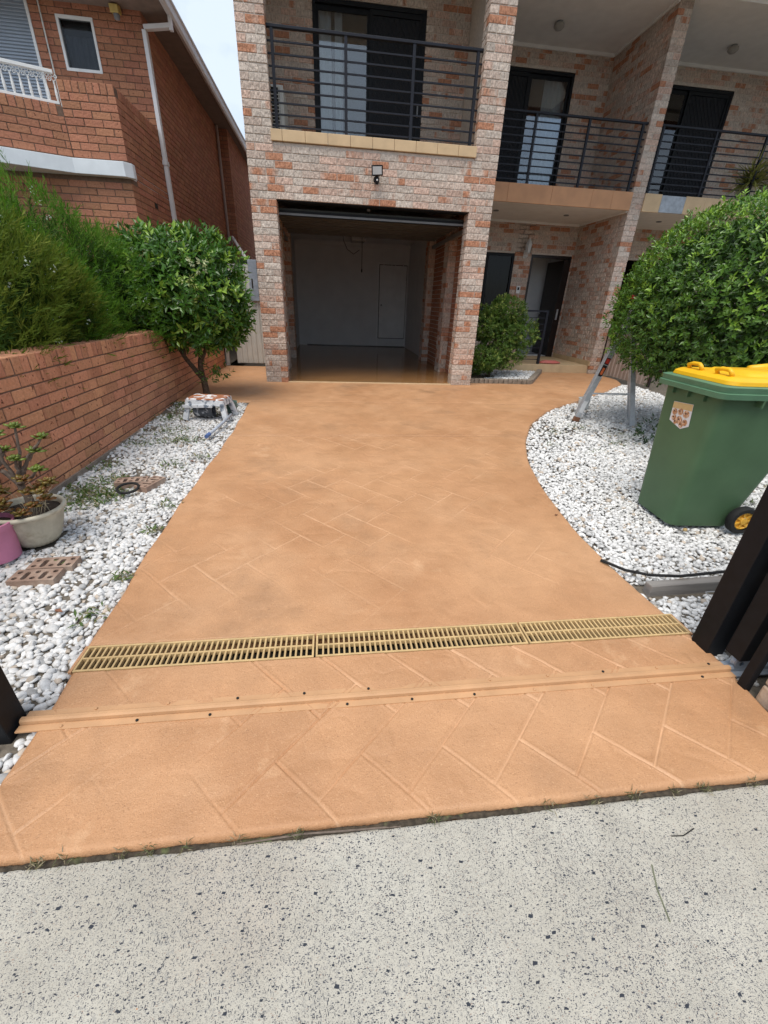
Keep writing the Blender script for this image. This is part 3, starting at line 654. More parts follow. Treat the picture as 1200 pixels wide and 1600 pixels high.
# sectional door rolled up under the ceiling
gd = MB(); gd.box(OX0-.06, OX1+.06, .25, .29, 2.345, 2.41); gd = gd.build('garage_door', 'black_metal', house)
q = MB(); q.box(OX0-.04, OX1+.04, .246, .2495, 2.352, 2.378); q.build('seal', 'fixture_grey', gd)
for k in range(4):
    q = MB(); y0 = .30+k*.56; q.box(OX0-.05, OX1+.05, y0, y0+.54, 2.40, 2.44)
    for j in range(3): q.box(OX0-.05, OX1+.05, y0+.06+j*.17, y0+.11+j*.17, 2.385, 2.40)
    q.build('door_panel', mat('garage_panel', (.09, .085, .075), .6, .12, 6) if k == 0 else 'garage_panel', gd)
for x0 in (OX0-.16, OX1+.10):
    q = MB(); q.box(x0, x0+.06, .24, 2.9, 2.30, 2.36); q.build('track', 'fixture_grey', gd)
q = MB(); q.box(OX0, OX1, .02, .21, OZ-.012, OZ-.004); q.build('lintel', 'black_metal', house)
op = thing('garage_opener', (1.68, 2.7, 2.73), 'garage door opener box with hanging pull cord under the garage ceiling', 'door opener')
q = MB(); q.box(1.54, 1.82, 2.75, 3.15, 2.36, 2.52); q.build('motor_box', 'fixture_grey', op, bevel=.012)
q = MB(); q.box(1.66, 1.70, .3, 2.75, 2.47, 2.51); q.bar((1.68, 2.95, 2.52), (1.68, 2.95, 2.73), .05, .05); q.build('rail', 'fixture_grey', op)
q = MB(); q.tube([(1.74, 2.6, 2.47), (1.745, 2.6, 2.2), (1.742, 2.6, 1.86)], .006, 6); q.lathe([(.004, .03), (.016, 0), (.014, -.04), (.004, -.05)], (1.742, 2.6, 1.84), 10); q.build('pull_cord', 'black_metal', op)
q = MB(); q.tube([(1.36, 2.75, 2.6), (1.37, 2.75, 2.36), (1.45, 2.75, 2.2), (1.58, 2.75, 2.12), (1.70, 2.75, 2.2)], .006, 6); q.build('cable', 'black_metal', op)
# slabs, ceilings, roof
c = MB(); c.box(OX0, OX1, .225, BY+.1, 2.92, 3.14); c.box(.12, OX0, .225, BY+.1, 2.92, 3.14); c.box(OX1, 3.42, .225, BY+.1, 2.92, 3.14); c.build('balcony_floor', 'porch_tile', house)
c = MB(); c.box(GW, FX0, 1.725, PY+.1, 2.985, 3.255); c.box(FX1, 11.2, 1.725, PY+.1, 2.985, 3.255); c.build('balcony_slab', 'soffit', house)
def fascia(x0, x1, m, z0=2.978, z1=3.262):
    q = MB(); q.box(x0+.0015, x1-.0015, 1.695, 1.724, z0, z1); q.build('fascia_tile', m, house, bevel=.004)
xs = [GW, 4.32, 5.16, 5.95, 6.36, FX0]
for a, b in zip(xs[:-1], xs[1:]): fascia(a, b, 'slab_orange')
fascia(FX1, 7.36, 'tile_tan'); fascia(7.36, 7.86, 'tile_patch', 2.985, 3.25)
for k in range(8): fascia(7.86+.42*k, min(8.28+.42*k, 11.2), 'tile_tan')
c = MB(); c.box(GW, FX0, 1.0, PY+.1, 5.77, 5.9); c.box(FX1, 11.2, 1.0, PY+.1, 5.77, 5.9); c.box(.11, 3.42, .0, BY+.1, 5.77, 5.9); c.build('balcony_ceiling', 'soffit', house)
for bx in ((GW, FX0-.03, PY-.03, PY, 5.72, 5.77), (FX0-.03, FX0, 1.72, PY, 5.735, 5.77), (FX1, 11.2, PY-.03, PY, 5.72, 5.77), (FX1, 11.2, 1.45, 1.62, 5.70, 5.77), (GW, FX0-.025, PY-.03, PY, 2.945, 2.985), (FX0-.025, FX0, 1.74, PY, 2.955, 2.985)):
    c = MB(); c.box(*bx); c.build('cornice', 'soffit', house)
c = MB(); c.box(-.25, 11.6, -.35, 11.3, 6.03, 6.2); c.build('roof', 'roof_tile', house)
# sill tiles of the garage balcony
xs = [.335] + [.485 + .302*k for k in range(9)] + [3.165]
for a, b in zip(xs[:-1], xs[1:]):
    q = MB(); q.box(a+.0015, b-.0015, -.028, .262, 3.122, 3.244); q.build('sill_tile', 'tile_tan', house, bevel=.006)
# porch step
c = MB(); c.box(GW+.01, FX0, 1.80, PY+.3, -.05, PF); c.build('porch_floor', 'porch_tile', house, bevel=.008)
c = MB(); c.box(FX0-.022, FX0+.006, 1.74, PY-.02, PF, PF+.10); c.build('plinth', 'porch_tile', house)
for k in range(5):
    q = MB(); x0 = GW+.02+k*.648; q.box(x0, x0+.645, 1.786, 1.7995, 0, PF-.004); q.build('step_tile', 'porch_tile', house)
c = MB(); c.box(FX1, 11.2, 1.80, PY+.3, -.05, PF); c.build('porch_floor', 'porch_tile', house)
# rooms behind the openings
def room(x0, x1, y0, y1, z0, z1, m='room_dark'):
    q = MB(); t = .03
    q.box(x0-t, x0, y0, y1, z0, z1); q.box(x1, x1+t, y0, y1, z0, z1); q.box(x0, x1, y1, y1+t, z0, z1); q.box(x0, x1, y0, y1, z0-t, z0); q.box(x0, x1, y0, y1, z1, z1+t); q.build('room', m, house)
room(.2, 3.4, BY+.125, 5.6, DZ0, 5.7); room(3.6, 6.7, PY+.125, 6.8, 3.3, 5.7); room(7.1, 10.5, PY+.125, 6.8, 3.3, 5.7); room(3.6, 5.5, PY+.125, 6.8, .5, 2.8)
room(5.62, 6.80, PY+.125, 4.65, .17, 2.8, 'plaster_white')
room(7.1, 9.5, PY+.125, 6.8, .2, 2.8)
def curtain(x0, x1, y, z0, z1, m='curtain', amp=.022, per=.11, parent=None):
    n = int((x1-x0)/.012); xs = np.linspace(x0, x1, n); ph = np.cumsum(RNG.uniform(.6, 1.4, n))*(x1-x0)/n
    ys = y + amp*np.sin(ph/per*2*math.pi); V = np.concatenate([np.stack([xs, ys, np.full(n, z0)], -1), np.stack([xs, y+(ys-y)*.8, np.full(n, z1)], -1)])
    q = MB(); q.add(V, [(i, i+1, n+i+1, n+i) for i in range(n-1)]); return q.build('curtain', m, parent or house, smooth='all')
def sliding_door(x0, x1, y, z0, z1, glass_left, curtain_span):
    """aluminium sliding door: one glass leaf, one leaf behind a diamond security screen"""
    fr = MB(); t = .05
    fr.box(x0, x0+t, y-.01, y+.09, z0, z1); fr.box(x1-t, x1, y-.01, y+.09, z0, z1); fr.box(x0+t, x1-t, y-.01, y+.09, z1-t, z1); fr.box(x0+t, x1-t, y-.01, y+.09, z0, z0+.06)
    d = fr.build('sliding_door', 'black_metal', house)
    xm = (x0+x1)/2; ga, gb = (x0+t, xm) if glass_left else (xm, x1-t); sa, sb = (xm, x1-t) if glass_left else (x0+t, xm)
    q = MB()
    for a in (ga, gb-.045): q.box(a, a+.045, y+.045, y+.075, z0+.06, z1-t)
    q.box(ga+.045, gb-.045, y+.045, y+.075, z0+.06, z0+.14); q.box(ga+.045, gb-.045, y+.045, y+.075, z1-t-.06, z1-t); q.build('leaf_frame', 'black_metal', d)
    q = MB(); q.box(ga+.045, gb-.045, y+.057, y+.063, z0+.14, z1-t-.06); q.build('glass_pane', 'glass', d)
    q = MB()
    for a in (sa, sb-.05): q.box(a, a+.05, y+.005, y+.035, z0+.06, z1-t)
    q.box(sa+.05, sb-.05, y+.005, y+.035, z0+.06, z0+.13); q.box(sa+.05, sb-.05, y+.005, y+.035, z1-t-.06, z1-t); q.build('screen_frame', 'black_metal', d)
    q = MB(); q.box(sa+.05, sb-.05, y+.028, y+.031, z0+.13, z1-t-.06); q.build('screen', 'screen_mesh', d)
    q = MB(); A, B, C, D = sa+.05, sb-.05, z0+.13, z1-t-.06; w, h = B-A, D-C; p = .085; k0 = -int(h*.6/p)-1
    for sgn in (1, -1):
        for k in range(k0, int((w+h*.6)/p)+1):
            s0 = k*p; pts = []
            for tt in (0, h):                                           # clip the slanted bar to the leaf
                pts.append((s0 + tt*.6, tt))
            (xa, za), (xb, zb) = pts
            if xb <= 0 or xa >= w: continue
            if xa < 0: za += (0-xa)/.6; xa = 0
            if xb > w: zb -= (xb-w)/.6; xb = w
            if zb-za < .03: continue
            fx = (lambda v: A+v) if sgn > 0 else (lambda v: B-v)
            q.bar((fx(xa), y+.024, C+za), (fx(xb), y+.024, C+zb), .004, .011, up=(0, 1, 0))
    q.build('security_grille', 'rail_metal', d)
    q = MB(); hx = sb-.025 if glass_left else sa+.025; q.box(hx-.012, hx+.012, y-.025, y+.005, z0+.95, z0+1.12); q.build('handle', 'fixture_grey', d, bevel=.004)
    for (ca, cb) in curtain_span: curtain(ca, cb, y+.17, z0+.05, z1-.05, parent=d)
    return d
sliding_door(.89, 2.70, BY+.02, DZ0, DZ1, True, [(.93, 1.18), (1.24, 1.36)])
sliding_door(4.20, 6.01, PY+.02, 3.27, 5.44, False, [(5.48, 5.95)])
sliding_door(7.57, 9.56, PY+.02, 3.27, 5.44, True, [(7.65, 7.9)])
# ground floor window and front door
q = MB(); q.box(4.05, 4.10, PY+.01, PY+.08, .9, 2.36); q.box(5.28, 5.33, PY+.01, PY+.08, .9, 2.36); q.box(4.10, 5.28, PY+.01, PY+.08, 2.31, 2.36); q.box(4.10, 5.28, PY+.01, PY+.08, .9, .95); q.box(4.68, 4.73, PY+.02, PY+.07, .95, 2.31)
wd = q.build('window', 'black_metal', house)
for (a, b) in ((4.10, 4.68), (4.73, 5.28)):
    q = MB(); q.box(a, b, PY+.042, PY+.048, .95, 2.31); q.build('glass_pane', 'glass_dark', wd)
curtain(4.9, 5.1, PY+.2, .95, 2.3, 'curtain_grey', parent=wd)
q = MB(); q.box(5.735, 5.785, PY+.0, PY+.11, PF, 2.36); q.box(6.675, 6.725, PY+.0, PY+.11, PF, 2.36); q.box(5.785, 6.675, PY+.0, PY+.11, 2.31, 2.36); fd = q.build('front_door', 'door_dark', house)
q = MB(); th = rad(89); hx, hy = 6.66, PY+.1; q.bar((hx, hy, 1.235), (hx-.86*math.cos(th), hy+.86*math.sin(th), 1.235), .045, 2.13); lf = q.build('door_leaf', 'door_dark', fd)
q = MB(); dx, dy = -math.cos(th), math.sin(th); q.lathe([(0, -.03), (.03, 0), (0, .03)], (hx+dx*.79-.05, hy+dy*.79, 1.15), 12, 'y'); q.build('handle', 'aluminium', lf, smooth=True)
q = MB(); q.box(6.55, 6.672, PY-.03, PY-.002, PF+.01, 2.30); sc = q.build('security_door', 'door_dark', fd, bevel=.004)
q = MB(); q.box(6.59, 6.62, PY-.075, PY-.03, 1.02, 1.26); q.build('handle', 'aluminium', sc, bevel=.006)
HB.finish(house, 'brick_cream'); HR.finish(house, 'brick_red', 0)

# ------------------------------------------------------------------ railings
def railing(label, x0, x1, y, z0, zt, posts, nb, group, cap=.05):
    t = thing('balcony_railing', ((x0+x1)/2, y, z0), label, 'railing', group)
    q = MB(); q.box(x0, x1, y-cap/2, y+cap/2, zt-.03, zt); q.build('top_rail', 'rail_metal', t, bevel=.004)
    for px in posts:
        q = MB(); q.box(px-.019, px+.019, y-.019, y+.019, z0, zt-.03); q.build('post', 'rail_metal', t)
    st = (zt-.03-z0-.07)/nb
    for k in range(nb):
        q = MB(); zc = zt-.03-st*(k+1); q.box(x0, x1, y-.0085, y+.0085, zc-.0085, zc+.0085); q.build('bar', 'rail_metal', t)
GR = 'dark balcony railings of the townhouse'
railing('dark metal railing of thin horizontal bars on the balcony above the garage', OX0, OX1, .12, 3.244, 4.272, (.414, 1.338, 2.226, 3.085), 8, GR)
railing('dark metal railing on the balcony with the orange fascia above the front door', GW+.01, FX0, 1.78, 3.262, 4.272, (3.60, 4.68, 5.665, 6.68), 9, GR)
railing('dark metal railing on the balcony with the grey patched fascia behind the round hedge', FX1, 11.2, 1.78, 3.262, 4.272, (7.08, 8.15, 9.19, 10.2), 9, GR)
t = thing('porch_railing', (5.62, 1.9, PF), 'low dark metal railing at the porch edge behind the bush', 'railing')
q = MB(); q.box(5.595, 5.645, 1.875, 1.925, PF, 1.19); q.build('post', 'rail_metal', t, bevel=.003)
q = MB(); q.box(GW+.01, 5.645, 1.875, 1.925, 1.19, 1.225); q.build('top_rail', 'rail_metal', t, bevel=.003)
for k in range(8):
    q = MB(); zc = 1.08-.118*k; q.box(GW+.01, 5.595, 1.892, 1.908, zc-.008, zc+.008); q.build('bar', 'rail_metal', t)
# ------------------------------------------------------------------ fittings on the house
t = thing('floodlight', (1.755, -.01, 2.80), 'small black floodlight with motion sensor on the brick above the garage', 'light')
q = MB(); a = rad(-8)
def rot_xy(pts, c, ax, ang):
    M3 = Matrix.Rotation(ang, 3, ax); return [np.array(M3 @ (Vector(p)-Vector(c)))+np.array(c) for p in pts]
def rbox(q, c, sx, sy, sz, rx=0, ry=0, rz=0):
    V = [(x*sx/2, y*sy/2, z*sz/2) for z in (-1, 1) for y in (-1, 1) for x in (-1, 1)]
    M3 = Matrix.Rotation(rz, 3, 'Z') @ Matrix.Rotation(ry, 3, 'Y') @ Matrix.Rotation(rx, 3, 'X')
    V = [np.array(M3 @ Vector(v))+np.array(c) for v in V]
    q.add(V, [(0, 2, 3, 1), (4, 5, 7, 6), (0, 1, 5, 4), (2, 6, 7, 3), (0, 4, 6, 2), (1, 3, 7, 5)]); return q
rbox(q, (1.755, -.115, 2.872), .155, .035, .115, rx=.28, ry=-.10, rz=.12); hd = q.build('head', 'black_metal', t, bevel=.006)
q = MB(); rbox(q, (1.755-.002, -.1345, 2.867), .126, .004, .086, rx=.28, ry=-.10, rz=.12); q.build('lens', 'lamp_glass', hd)
q = MB(); q.box(1.73, 1.78, -.09, .0, 2.795, 2.815); q.box(1.72, 1.79, -.018, .0, 2.76, 2.82); q.build('bracket', 'black_metal', t)
q = MB(); q.lathe([(0, -.05), (.02, -.045), (.03, -.02), (.032, .01), (.022, .03), (0, .035)], (1.758, -.075, 2.772), 16); se = q.build('sensor', 'black_metal', t, smooth=True)
q = MB(); q.lathe([(0, -.012), (.009, -.008), (.012, 0)], (1.758, -.103, 2.768), 10, 'y'); q.build('sensor_eye', 'white_paint', se, smooth=True)
t = thing('air_conditioner', (.29, 1.4, 3.14), 'cream outdoor air conditioner with square grille on the garage balcony', 'air conditioner')
q = MB(); q.box(.125, .455, 1.0, 1.8, 3.16, 4.02); q.build('case', 'ac_white', t, bevel=.012)
q = MB(); q.box(.135, .40, .985, .999, 3.2, 3.98); gr = q.build('grille_recess', 'drain_dark', t)
q = MB()
for k in range(5): q.box(.135+.0625*k, .147+.0625*k, .972, .986, 3.2, 3.98)
for k in range(20): q.box(.135, .40, .968, .984, 3.2+.041*k, 3.207+.041*k)
q.build('grille', 'ac_white', gr)
q = MB(); q.tube([(.165, .42, 3.14), (.165, .42, 5.75)], .028, 10)
single('downpipe', q, 'white_metal', (.165, .42, 3.14), 'white downpipe behind the left brick pier of the garage balcony', 'pipe', smooth=True)
def ceiling_light(x, y, z, label):
    t = thing('ceiling_light', (x, y, z), label, 'light', 'round ceiling lights of the balconies')
    q = MB(); q.lathe([(.055, 0), (.055, -.02), (.0, -.022)], (x, y, z), 20); q.build('base', 'fixture_grey', t, smooth=True)
    q = MB(); q.lathe([(.05, -.02), (.085, -.035), (.09, -.07), (.06, -.10), (0, -.115)], (x, y, z), 20); q.build('globe', mat('globe', (.36, .35, .32), .5, .1, 10) if 'globe' not in MATS else 'globe', t, smooth=True)
ceiling_light(5.19, 2.67, 5.77, 'round ceiling light over the balcony with the orange fascia')
ceiling_light(8.67, 2.70, 5.77, 'round ceiling light over the balcony with the grey patched fascia')
for (x, lb) in ((4.42, 'recessed downlight in the porch ceiling beside the garage wall'), (5.92, 'recessed downlight in the porch ceiling before the front door'), (8.0, 'recessed downlight in the porch ceiling behind the round hedge')):
    q = MB(); q.lathe([(.05, 0), (.055, -.012), (.04, -.014), (.036, .0), (0, .0)], (x, 2.5, 2.984), 18); single('downlight', q, 'fixture_grey', (x, 2.5, 2.984), lb, 'light', 'porch downlights', smooth=True)
t = thing('wall_lantern', (5.57, PY, 2.4), 'white wall lantern beside the dark front door', 'lantern')
q = MB(); q.box(5.53, 5.61, PY-.02, PY-.001, 2.28, 2.44); q.tube([(5.57, PY-.02, 2.33), (5.57, PY-.08, 2.29), (5.57, PY-.14, 2.31), (5.57, PY-.14, 2.36)], .011, 8); q.build('bracket', 'white_paint', t)
q = MB(); q.lathe([(.03, 2.36), (.055, 2.38), (.075, 2.54), (.08, 2.55), (.03, 2.62), (.008, 2.66), (0, 2.68)], (5.57, PY-.14, 0), 6); q.build('shade', 'lamp_glass', t)
t = thing('intercom', (5.53, PY, 1.64), 'small white intercom panel on the brick beside the front door', 'intercom')
q = MB(); q.box(5.485, 5.575, PY-.03, PY-.001, 1.56, 1.72); q.build('panel', 'white_paint', t, bevel=.004)
q = MB(); q.box(5.505, 5.55, PY-.034, PY-.03, 1.63, 1.69); q.build('screen', 'black_metal', t)

# ------------------------------------------------------------------ low garden wall
gw = thing('garden_wall', (-1.16, -2.4, -.15), 'low orange brick garden wall with a soldier course on top beside the gravel', 'wall')
GB = Bricks(pal_garden); WX = -1.05; WY0, WY1 = -7.0, 1.84; zt = .725
GB.wall((WX, WY0, 0), Y_, (1, 0, 0), WY1-WY0, zt-11*CH, zt, 0)
GB.wall((WX-.23, WY0, 0), Y_, (-1, 0, 0), WY1-WY0, zt-11*CH, zt, 0, vis=False)
k = 0; y = WY0
while y < WY1-.08:
    GB.brick((WX, y, 0), Y_, (1, 0, 0), 0, .0775, zt, zt+.112, .23, ch=.005, jit=.003); y += .0875
core = MB(); core.box(WX-.222, WX-.008, WY0+.008, WY1-.008, -.36, zt+.100); core.build('mortar_core', 'mortar_dark', gw)
c = MB(); c.box(WX-.01, WX+.018, -6.6, 1.84, -.36, -.098); c.build('footing', mat('footing', (.26, .21, .17), .95, .25, 12, .5, 50), gw)
GB.finish(gw, 'brick_garden')

# ------------------------------------------------------------------ neighbouring red brick house
nh = thing('neighbour_house', (-1.75, 2.3, 0), 'red brick house next door with a white balcony slab and balustrade', 'house')
NB = Bricks(pal_red); NX = -1.75; NY = .60; UY = 2.29; TZ = 60*CH
NB.wall((NX, NY, 0), Y_, (1, 0, 0), 6.6, 0, TZ, 0, [(-.5, UY-NY-.001, 42*CH+.05, 99)], back=1)
NB.wall((-6.0, NY, 0), X_, (0, -1, 0), 6.0+NX, 0, 31*CH+.03, 0, ends=(0, 1))
NB.wall((-6.0, UY, 0), X_, (0, -1, 0), 6.0+NX, 35*CH, TZ, 1, [(3.0, 3.53, 4.36, 4.99), (.9, 2.64, 3.1, 9)], ends=(0, 1))
NB.wall((-1.5, 7.2, 0), Y_, (1, 0, 0), 6.5, 0, TZ, 0, back=1); NB.wall((NX, 7.2, 0), X_, (0, -1, 0), .25, 0, TZ, 0, ends=(0, 1))
# balcony parapet: straight part, then a canted part
PB = 2.917; CA = rad(22); BX = -2.455; ZS = PB+8*CH; ZC = PB+5*CH
NB.wall((BX, NY, 0), X_, (0, -1, 0), NX-BX, PB, ZS, 0, ends=(0, 1))
uc = np.array([math.cos(CA), math.sin(CA), 0]); ncn = np.array([math.sin(CA), -math.cos(CA), 0]); CL = 2.6; CO = np.array([BX, NY, 0]) - uc*CL
NB.wall(CO, uc, ncn, CL-.01, PB, ZC, 0)
x = BX
while x < NX-.07: NB.brick((x, NY, 0), X_, (0, -1, 0), 0, .0775, ZS, ZS+.112, .11); x += .0882
a = 0
while a < CL-.08: NB.brick(CO+uc*a, uc, ncn, 0, .0775, ZC, ZC+.112, .11); a += .0875
yy = NY+.12
while yy < UY-.08: NB.brick((NX, yy, 0), Y_, (1, 0, 0), 0, .0775, ZS, ZS+.112, .11); yy += .0875
core = MB(); core.box(-6, NX-.008, NY+.008, 7.2, 0, 2.72); core.box(-6, NX-.008, UY+.21, 7.2, 2.9, TZ); core.box(-3.0-.36, -3.0, UY+.008, UY+.2, 3.0, TZ); core.box(-2.47, NX-.008, UY+.008, UY+.2, 3.0, TZ)
core.box(-3.0, -2.47, UY+.008, UY+.2, 3.0, 4.36); core.box(-3.0, -2.47, UY+.008, UY+.2, 4.99, TZ); core.box(-6, -5.1, UY+.008, UY+.2, 2.9, TZ)
core.box(-6, -1.508, 7.208, 14, 0, TZ); core.box(BX, NX-.008, NY+.008, NY+.10, 2.89, ZS+.1); core.box(NX-.11, NX-.008, NY+.10, UY, 2.89, ZS+.1)
core.build('wall', 'mortar_dark', nh)
c = MB(); c.add([CO-ncn*.008+np.array([0, 0, 2.89]), CO+uc*CL-ncn*.008+np.array([0, 0, 2.89]), CO+uc*CL-ncn*.10+np.array([0, 0, 2.89]), CO-ncn*.10+np.array([0, 0, 2.89]),
                 CO-ncn*.008+np.array([0, 0, ZC+.1]), CO+uc*CL-ncn*.008+np.array([0, 0, ZC+.1]), CO+uc*CL-ncn*.10+np.array([0, 0, ZC+.1]), CO-ncn*.10+np.array([0, 0, ZC+.1])],
                [(0, 1, 5, 4), (3, 7, 6, 2), (4, 5, 6, 7), (0, 3, 2, 1), (0, 4, 7, 3), (1, 2, 6, 5)]); c.build('parapet_core', 'mortar_dark', nh)
pc = (CO + ncn*.11)[:2]
c = MB(); c.prism([(-1.762, UY), (-5.5, UY), (pc[0], pc[1]), (BX+.02, NY-.115), (-1.775, NY-.115), (-1.69, NY-.02), (-1.69, NY+.07), (-1.762, NY+.07)], 2.712, 2.884); c.build('balcony_slab', mat('slab_white', (.66, .69, .71), .7, .08, 5), nh, bevel=.006)
# white lace balustrade on the canted parapet
bl = MB(); bz = ZC+.118
P = lambda a, z, off=-.05: CO + uc*a + ncn*off + np.array([0, 0, z])
bl.bar(P(.05, bz+.02), P(CL-.02, bz+.02), .035, .03); bl.bar(P(.05, bz+.33), P(CL-.02, bz+.33), .05, .035)
bl = bl.build('balustrade', 'white_paint', nh, bevel=.003)
a = CL-.03; i = 0
while a > CL-1.25:
    q = MB(); q.tube([P(a, bz+.03), P(a, bz+.07), P(a, bz+.12), P(a, bz+.2), P(a, bz+.235)], [.010, .016, .017, .009, .014], 6)
    for (da, dz, r_) in ((0, .265, .022), (-.028, .29, .016), (.028, .29, .016), (-.045, .25, .014)):
        c0 = P(a+da, bz+dz); q.tube([c0 + uc*r_*math.cos(w_) + np.array([0, 0, r_*math.sin(w_)]) for w_ in np.linspace(0, 2*math.pi, 9)], .0045, 5, cap=False)
    q.build('baluster', 'white_paint', bl); a -= .092
# windows
q = MB(); t_ = .035
q.box(-3.0, -2.965, UY-.012, UY+.06, 4.36, 4.99); q.box(-2.505, -2.47, UY-.012, UY+.06, 4.36, 4.99); q.box(-2.965, -2.505, UY-.012, UY+.06, 4.36, 4.395); q.box(-2.965, -2.505, UY-.012, UY+.06, 4.955, 4.99); nw = q.build('window', 'white_paint', nh)
q = MB(); q.box(-2.965, -2.505, UY+.02, UY+.026, 4.395, 4.955); q.build('glass_pane', 'glass_low', nw); curtain(-2.965, -2.505, UY+.10, 4.395, 4.80, 'curtain_grey', .015, .08, parent=nw)
q = MB(); q.box(-2.965, -2.505, UY+.13, UY+.14, 4.36, 4.99); q.build('backing', 'room_dark', nw)
q = MB(); q.box(-3.40, -3.36, UY-.012, UY+.06, 3.1, TZ); q.box(-5.1, -5.06, UY-.012, UY+.06, 3.1, TZ); q.box(-5.06, -3.40, UY-.012, UY+.06, 5.12, TZ); bw = q.build('window', 'white_paint', nh)
for k in range(50):
    q = MB(); zc = 3.15+.04*k; rbox(q, (-4.23, UY+.03, zc), 1.64, .034, .003, rx=.9); q.build('blind_slat', 'blind', bw)
q = MB(); q.box(-5.06, -3.40, UY+.08, UY+.09, 3.1, TZ); q.build('backing', 'blind', bw)
# eaves, gutter, pipes
c = MB(); c.box(-6.4, -1.30, 1.72, UY-.001, 5.13, 5.16); c.box(NX+.002, -1.30, UY-.001, 14, 5.13, 5.16); c.build('soffit', 'eave_brown', nh)
c = MB()
c.add([(-1.34, 1.70, 5.10), (-1.28, 1.70, 5.075), (-1.255, 1.70, 5.11), (-1.255, 1.70, 5.22), (-1.235, 1.70, 5.235), (-1.235, 1.70, 5.26), (-1.34, 1.70, 5.26), (-1.34, 14, 5.10), (-1.28, 14, 5.075), (-1.255, 14, 5.11), (-1.255, 14, 5.22), (-1.235, 14, 5.235), (-1.235, 14, 5.26), (-1.34, 14, 5.26)],
      [(0, 1, 2, 3, 4, 5, 6), (13, 12, 11, 10, 9, 8, 7)] + [(i, 7+i, 7+(i+1) % 7, (i+1) % 7) for i in range(7)]); c.build('gutter', 'white_metal', nh)
c = MB(); c.box(-6.4, -1.36, 1.66, 1.72, 5.09, 5.26); c.build('fascia', 'white_metal', nh)
c = MB(); c.add([(-1.24, 1.66, 5.262), (-6.4, 1.66, 5.262), (-6.4, 14.3, 5.262), (-1.24, 14.3, 5.262), (-4.0, 4.4, 6.7), (-4.0, 11.5, 6.7), (-6.4, 4.4, 6.7), (-6.4, 11.5, 6.7)], [(0, 3, 5, 4), (0, 4, 6, 1), (3, 2, 7, 5), (4, 5, 7, 6), (0, 1, 2, 3), (1, 6, 7, 2)]); c.build('roof', 'roof_tile', nh)
dp = MB(); dp.box(-1.745, -1.685, 2.20, 2.30, 0, 4.90); dp = dp.build('downpipe', 'white_metal', nh, bevel=.006)
q = MB(); q.bar((-1.715, 2.25, 4.93), (-1.33, 2.25, 4.98), .09, .055); q.build('offset', 'white_metal', dp, bevel=.005)
q = MB(); q.bar((-1.31, 2.25, 4.93), (-1.31, 2.25, 5.09), .07, .05); q.build('outlet', 'white_metal', dp, bevel=.005)
q = MB(); q.box(-1.75, -1.675, 2.188, 2.312, 3.24, 3.30); q.build('bracket', 'white_metal', dp)
q = MB(); q.tube([(-1.70, 6.95, 5.12), (-1.70, 6.95, 2.55)], .035, 8); q.build('downpipe', mat('pipe_brown', (.34, .27, .24), .6, .1, 8), nh, smooth=True)
q = MB(); rbox(q, (-2.08, 2.20, 5.08), .12, .14, .09, rx=.2); fx = q.build('eave_lamp', 'fixture_yellow', nh, bevel=.008)
q = MB(); q.lathe([(.03, 5.04), (.045, 5.02), (.04, 4.97), (0, 4.955)], (-2.07, 2.19, 0), 14); q.build('bulb_guard', 'fixture_grey', fx, smooth=True)
q = MB(); q.tube([(-3.19, UY-.03, 3.0), (-3.19, UY-.03, 5.13)], .011, 6); q.build('conduit', 'ac_white', nh)
for (yy, zz) in ((1.42, 2.50), (3.3, 2.42)):
    q = MB(); q.box(NX-.01, NX+.004, yy, yy+.13, zz, zz+.075); q.build('vent', 'drain_dark', nh)
NB.finish(nh, 'brick_red')
q = MB(); q.tube([(-1.62, 6.9, 2.56), (-1.45, 5.9, 2.58), (-1.22, 4.9, 2.52), (-.46, 1.95, 1.88)], .03, 10)
single('grey_pipe', q, mat('pipe_grey', (.36, .36, .36), .5, .1, 8), (-.46, 1.95, 1.88), 'bent grey pipe sloping from the red brick house down to the side gate', 'pipe', smooth=True)

# ------------------------------------------------------------------ side gate
t = thing('side_gate', (-.42, 1.9, 0), 'pale ribbed metal side gate between the garden wall and the garage', 'gate')
x = -.80; q = MB(); prof = []
while x < -.04: prof += [(x, 0), (x+.05, 0), (x+.062, .012), (x+.088, .012), (x+.10, 0)]; x += .1
V = [(px, 1.9-py, zz) for zz in (.05, 1.78) for px, py in prof]; n = len(prof)
q.add(V, [(i, i+1, n+i+1, n+i) for i in range(n-1)]); q.build('sheet', 'gate_sheet', t)
q = MB(); q.box(-.82, -.03, 1.905, 1.94, 1.76, 1.80); q.box(-.82, -.03, 1.905, 1.94, .04, .075); q.box(-.82, -.785, 1.905, 1.94, .075, 1.76); q.build('frame', 'gate_sheet', t)
q = MB(); q.box(-1.02, -.06, 1.90, 1.96, 1.80, 1.87); q.build('header', 'black_metal', t)
q = MB(); q.box(-1.03, -.97, 1.87, 1.93, 0, 1.85); q.build('post', 'gate_sheet', t)
t = thing('letter_box', (-.34, 1.86, 1.2), 'galvanised steel lock box with a dark slot on the side gate', 'box')
q = MB(); q.box(-.43, -.27, 1.83, 1.878, 1.19, 1.87); q.build('case', 'galvanised', t, bevel=.004)
q = MB(); q.box(-.385, -.36, 1.826, 1.832, 1.40, 1.56); q.build('slot', 'drain_dark', t)
q = MB(); q.box(-4, 0, 9.0, 9.05, 0, 1.8); single('back_fence', q, 'fence_sheet', (-2, 9.0, 0), 'brown metal fence far down the side passage', 'fence')

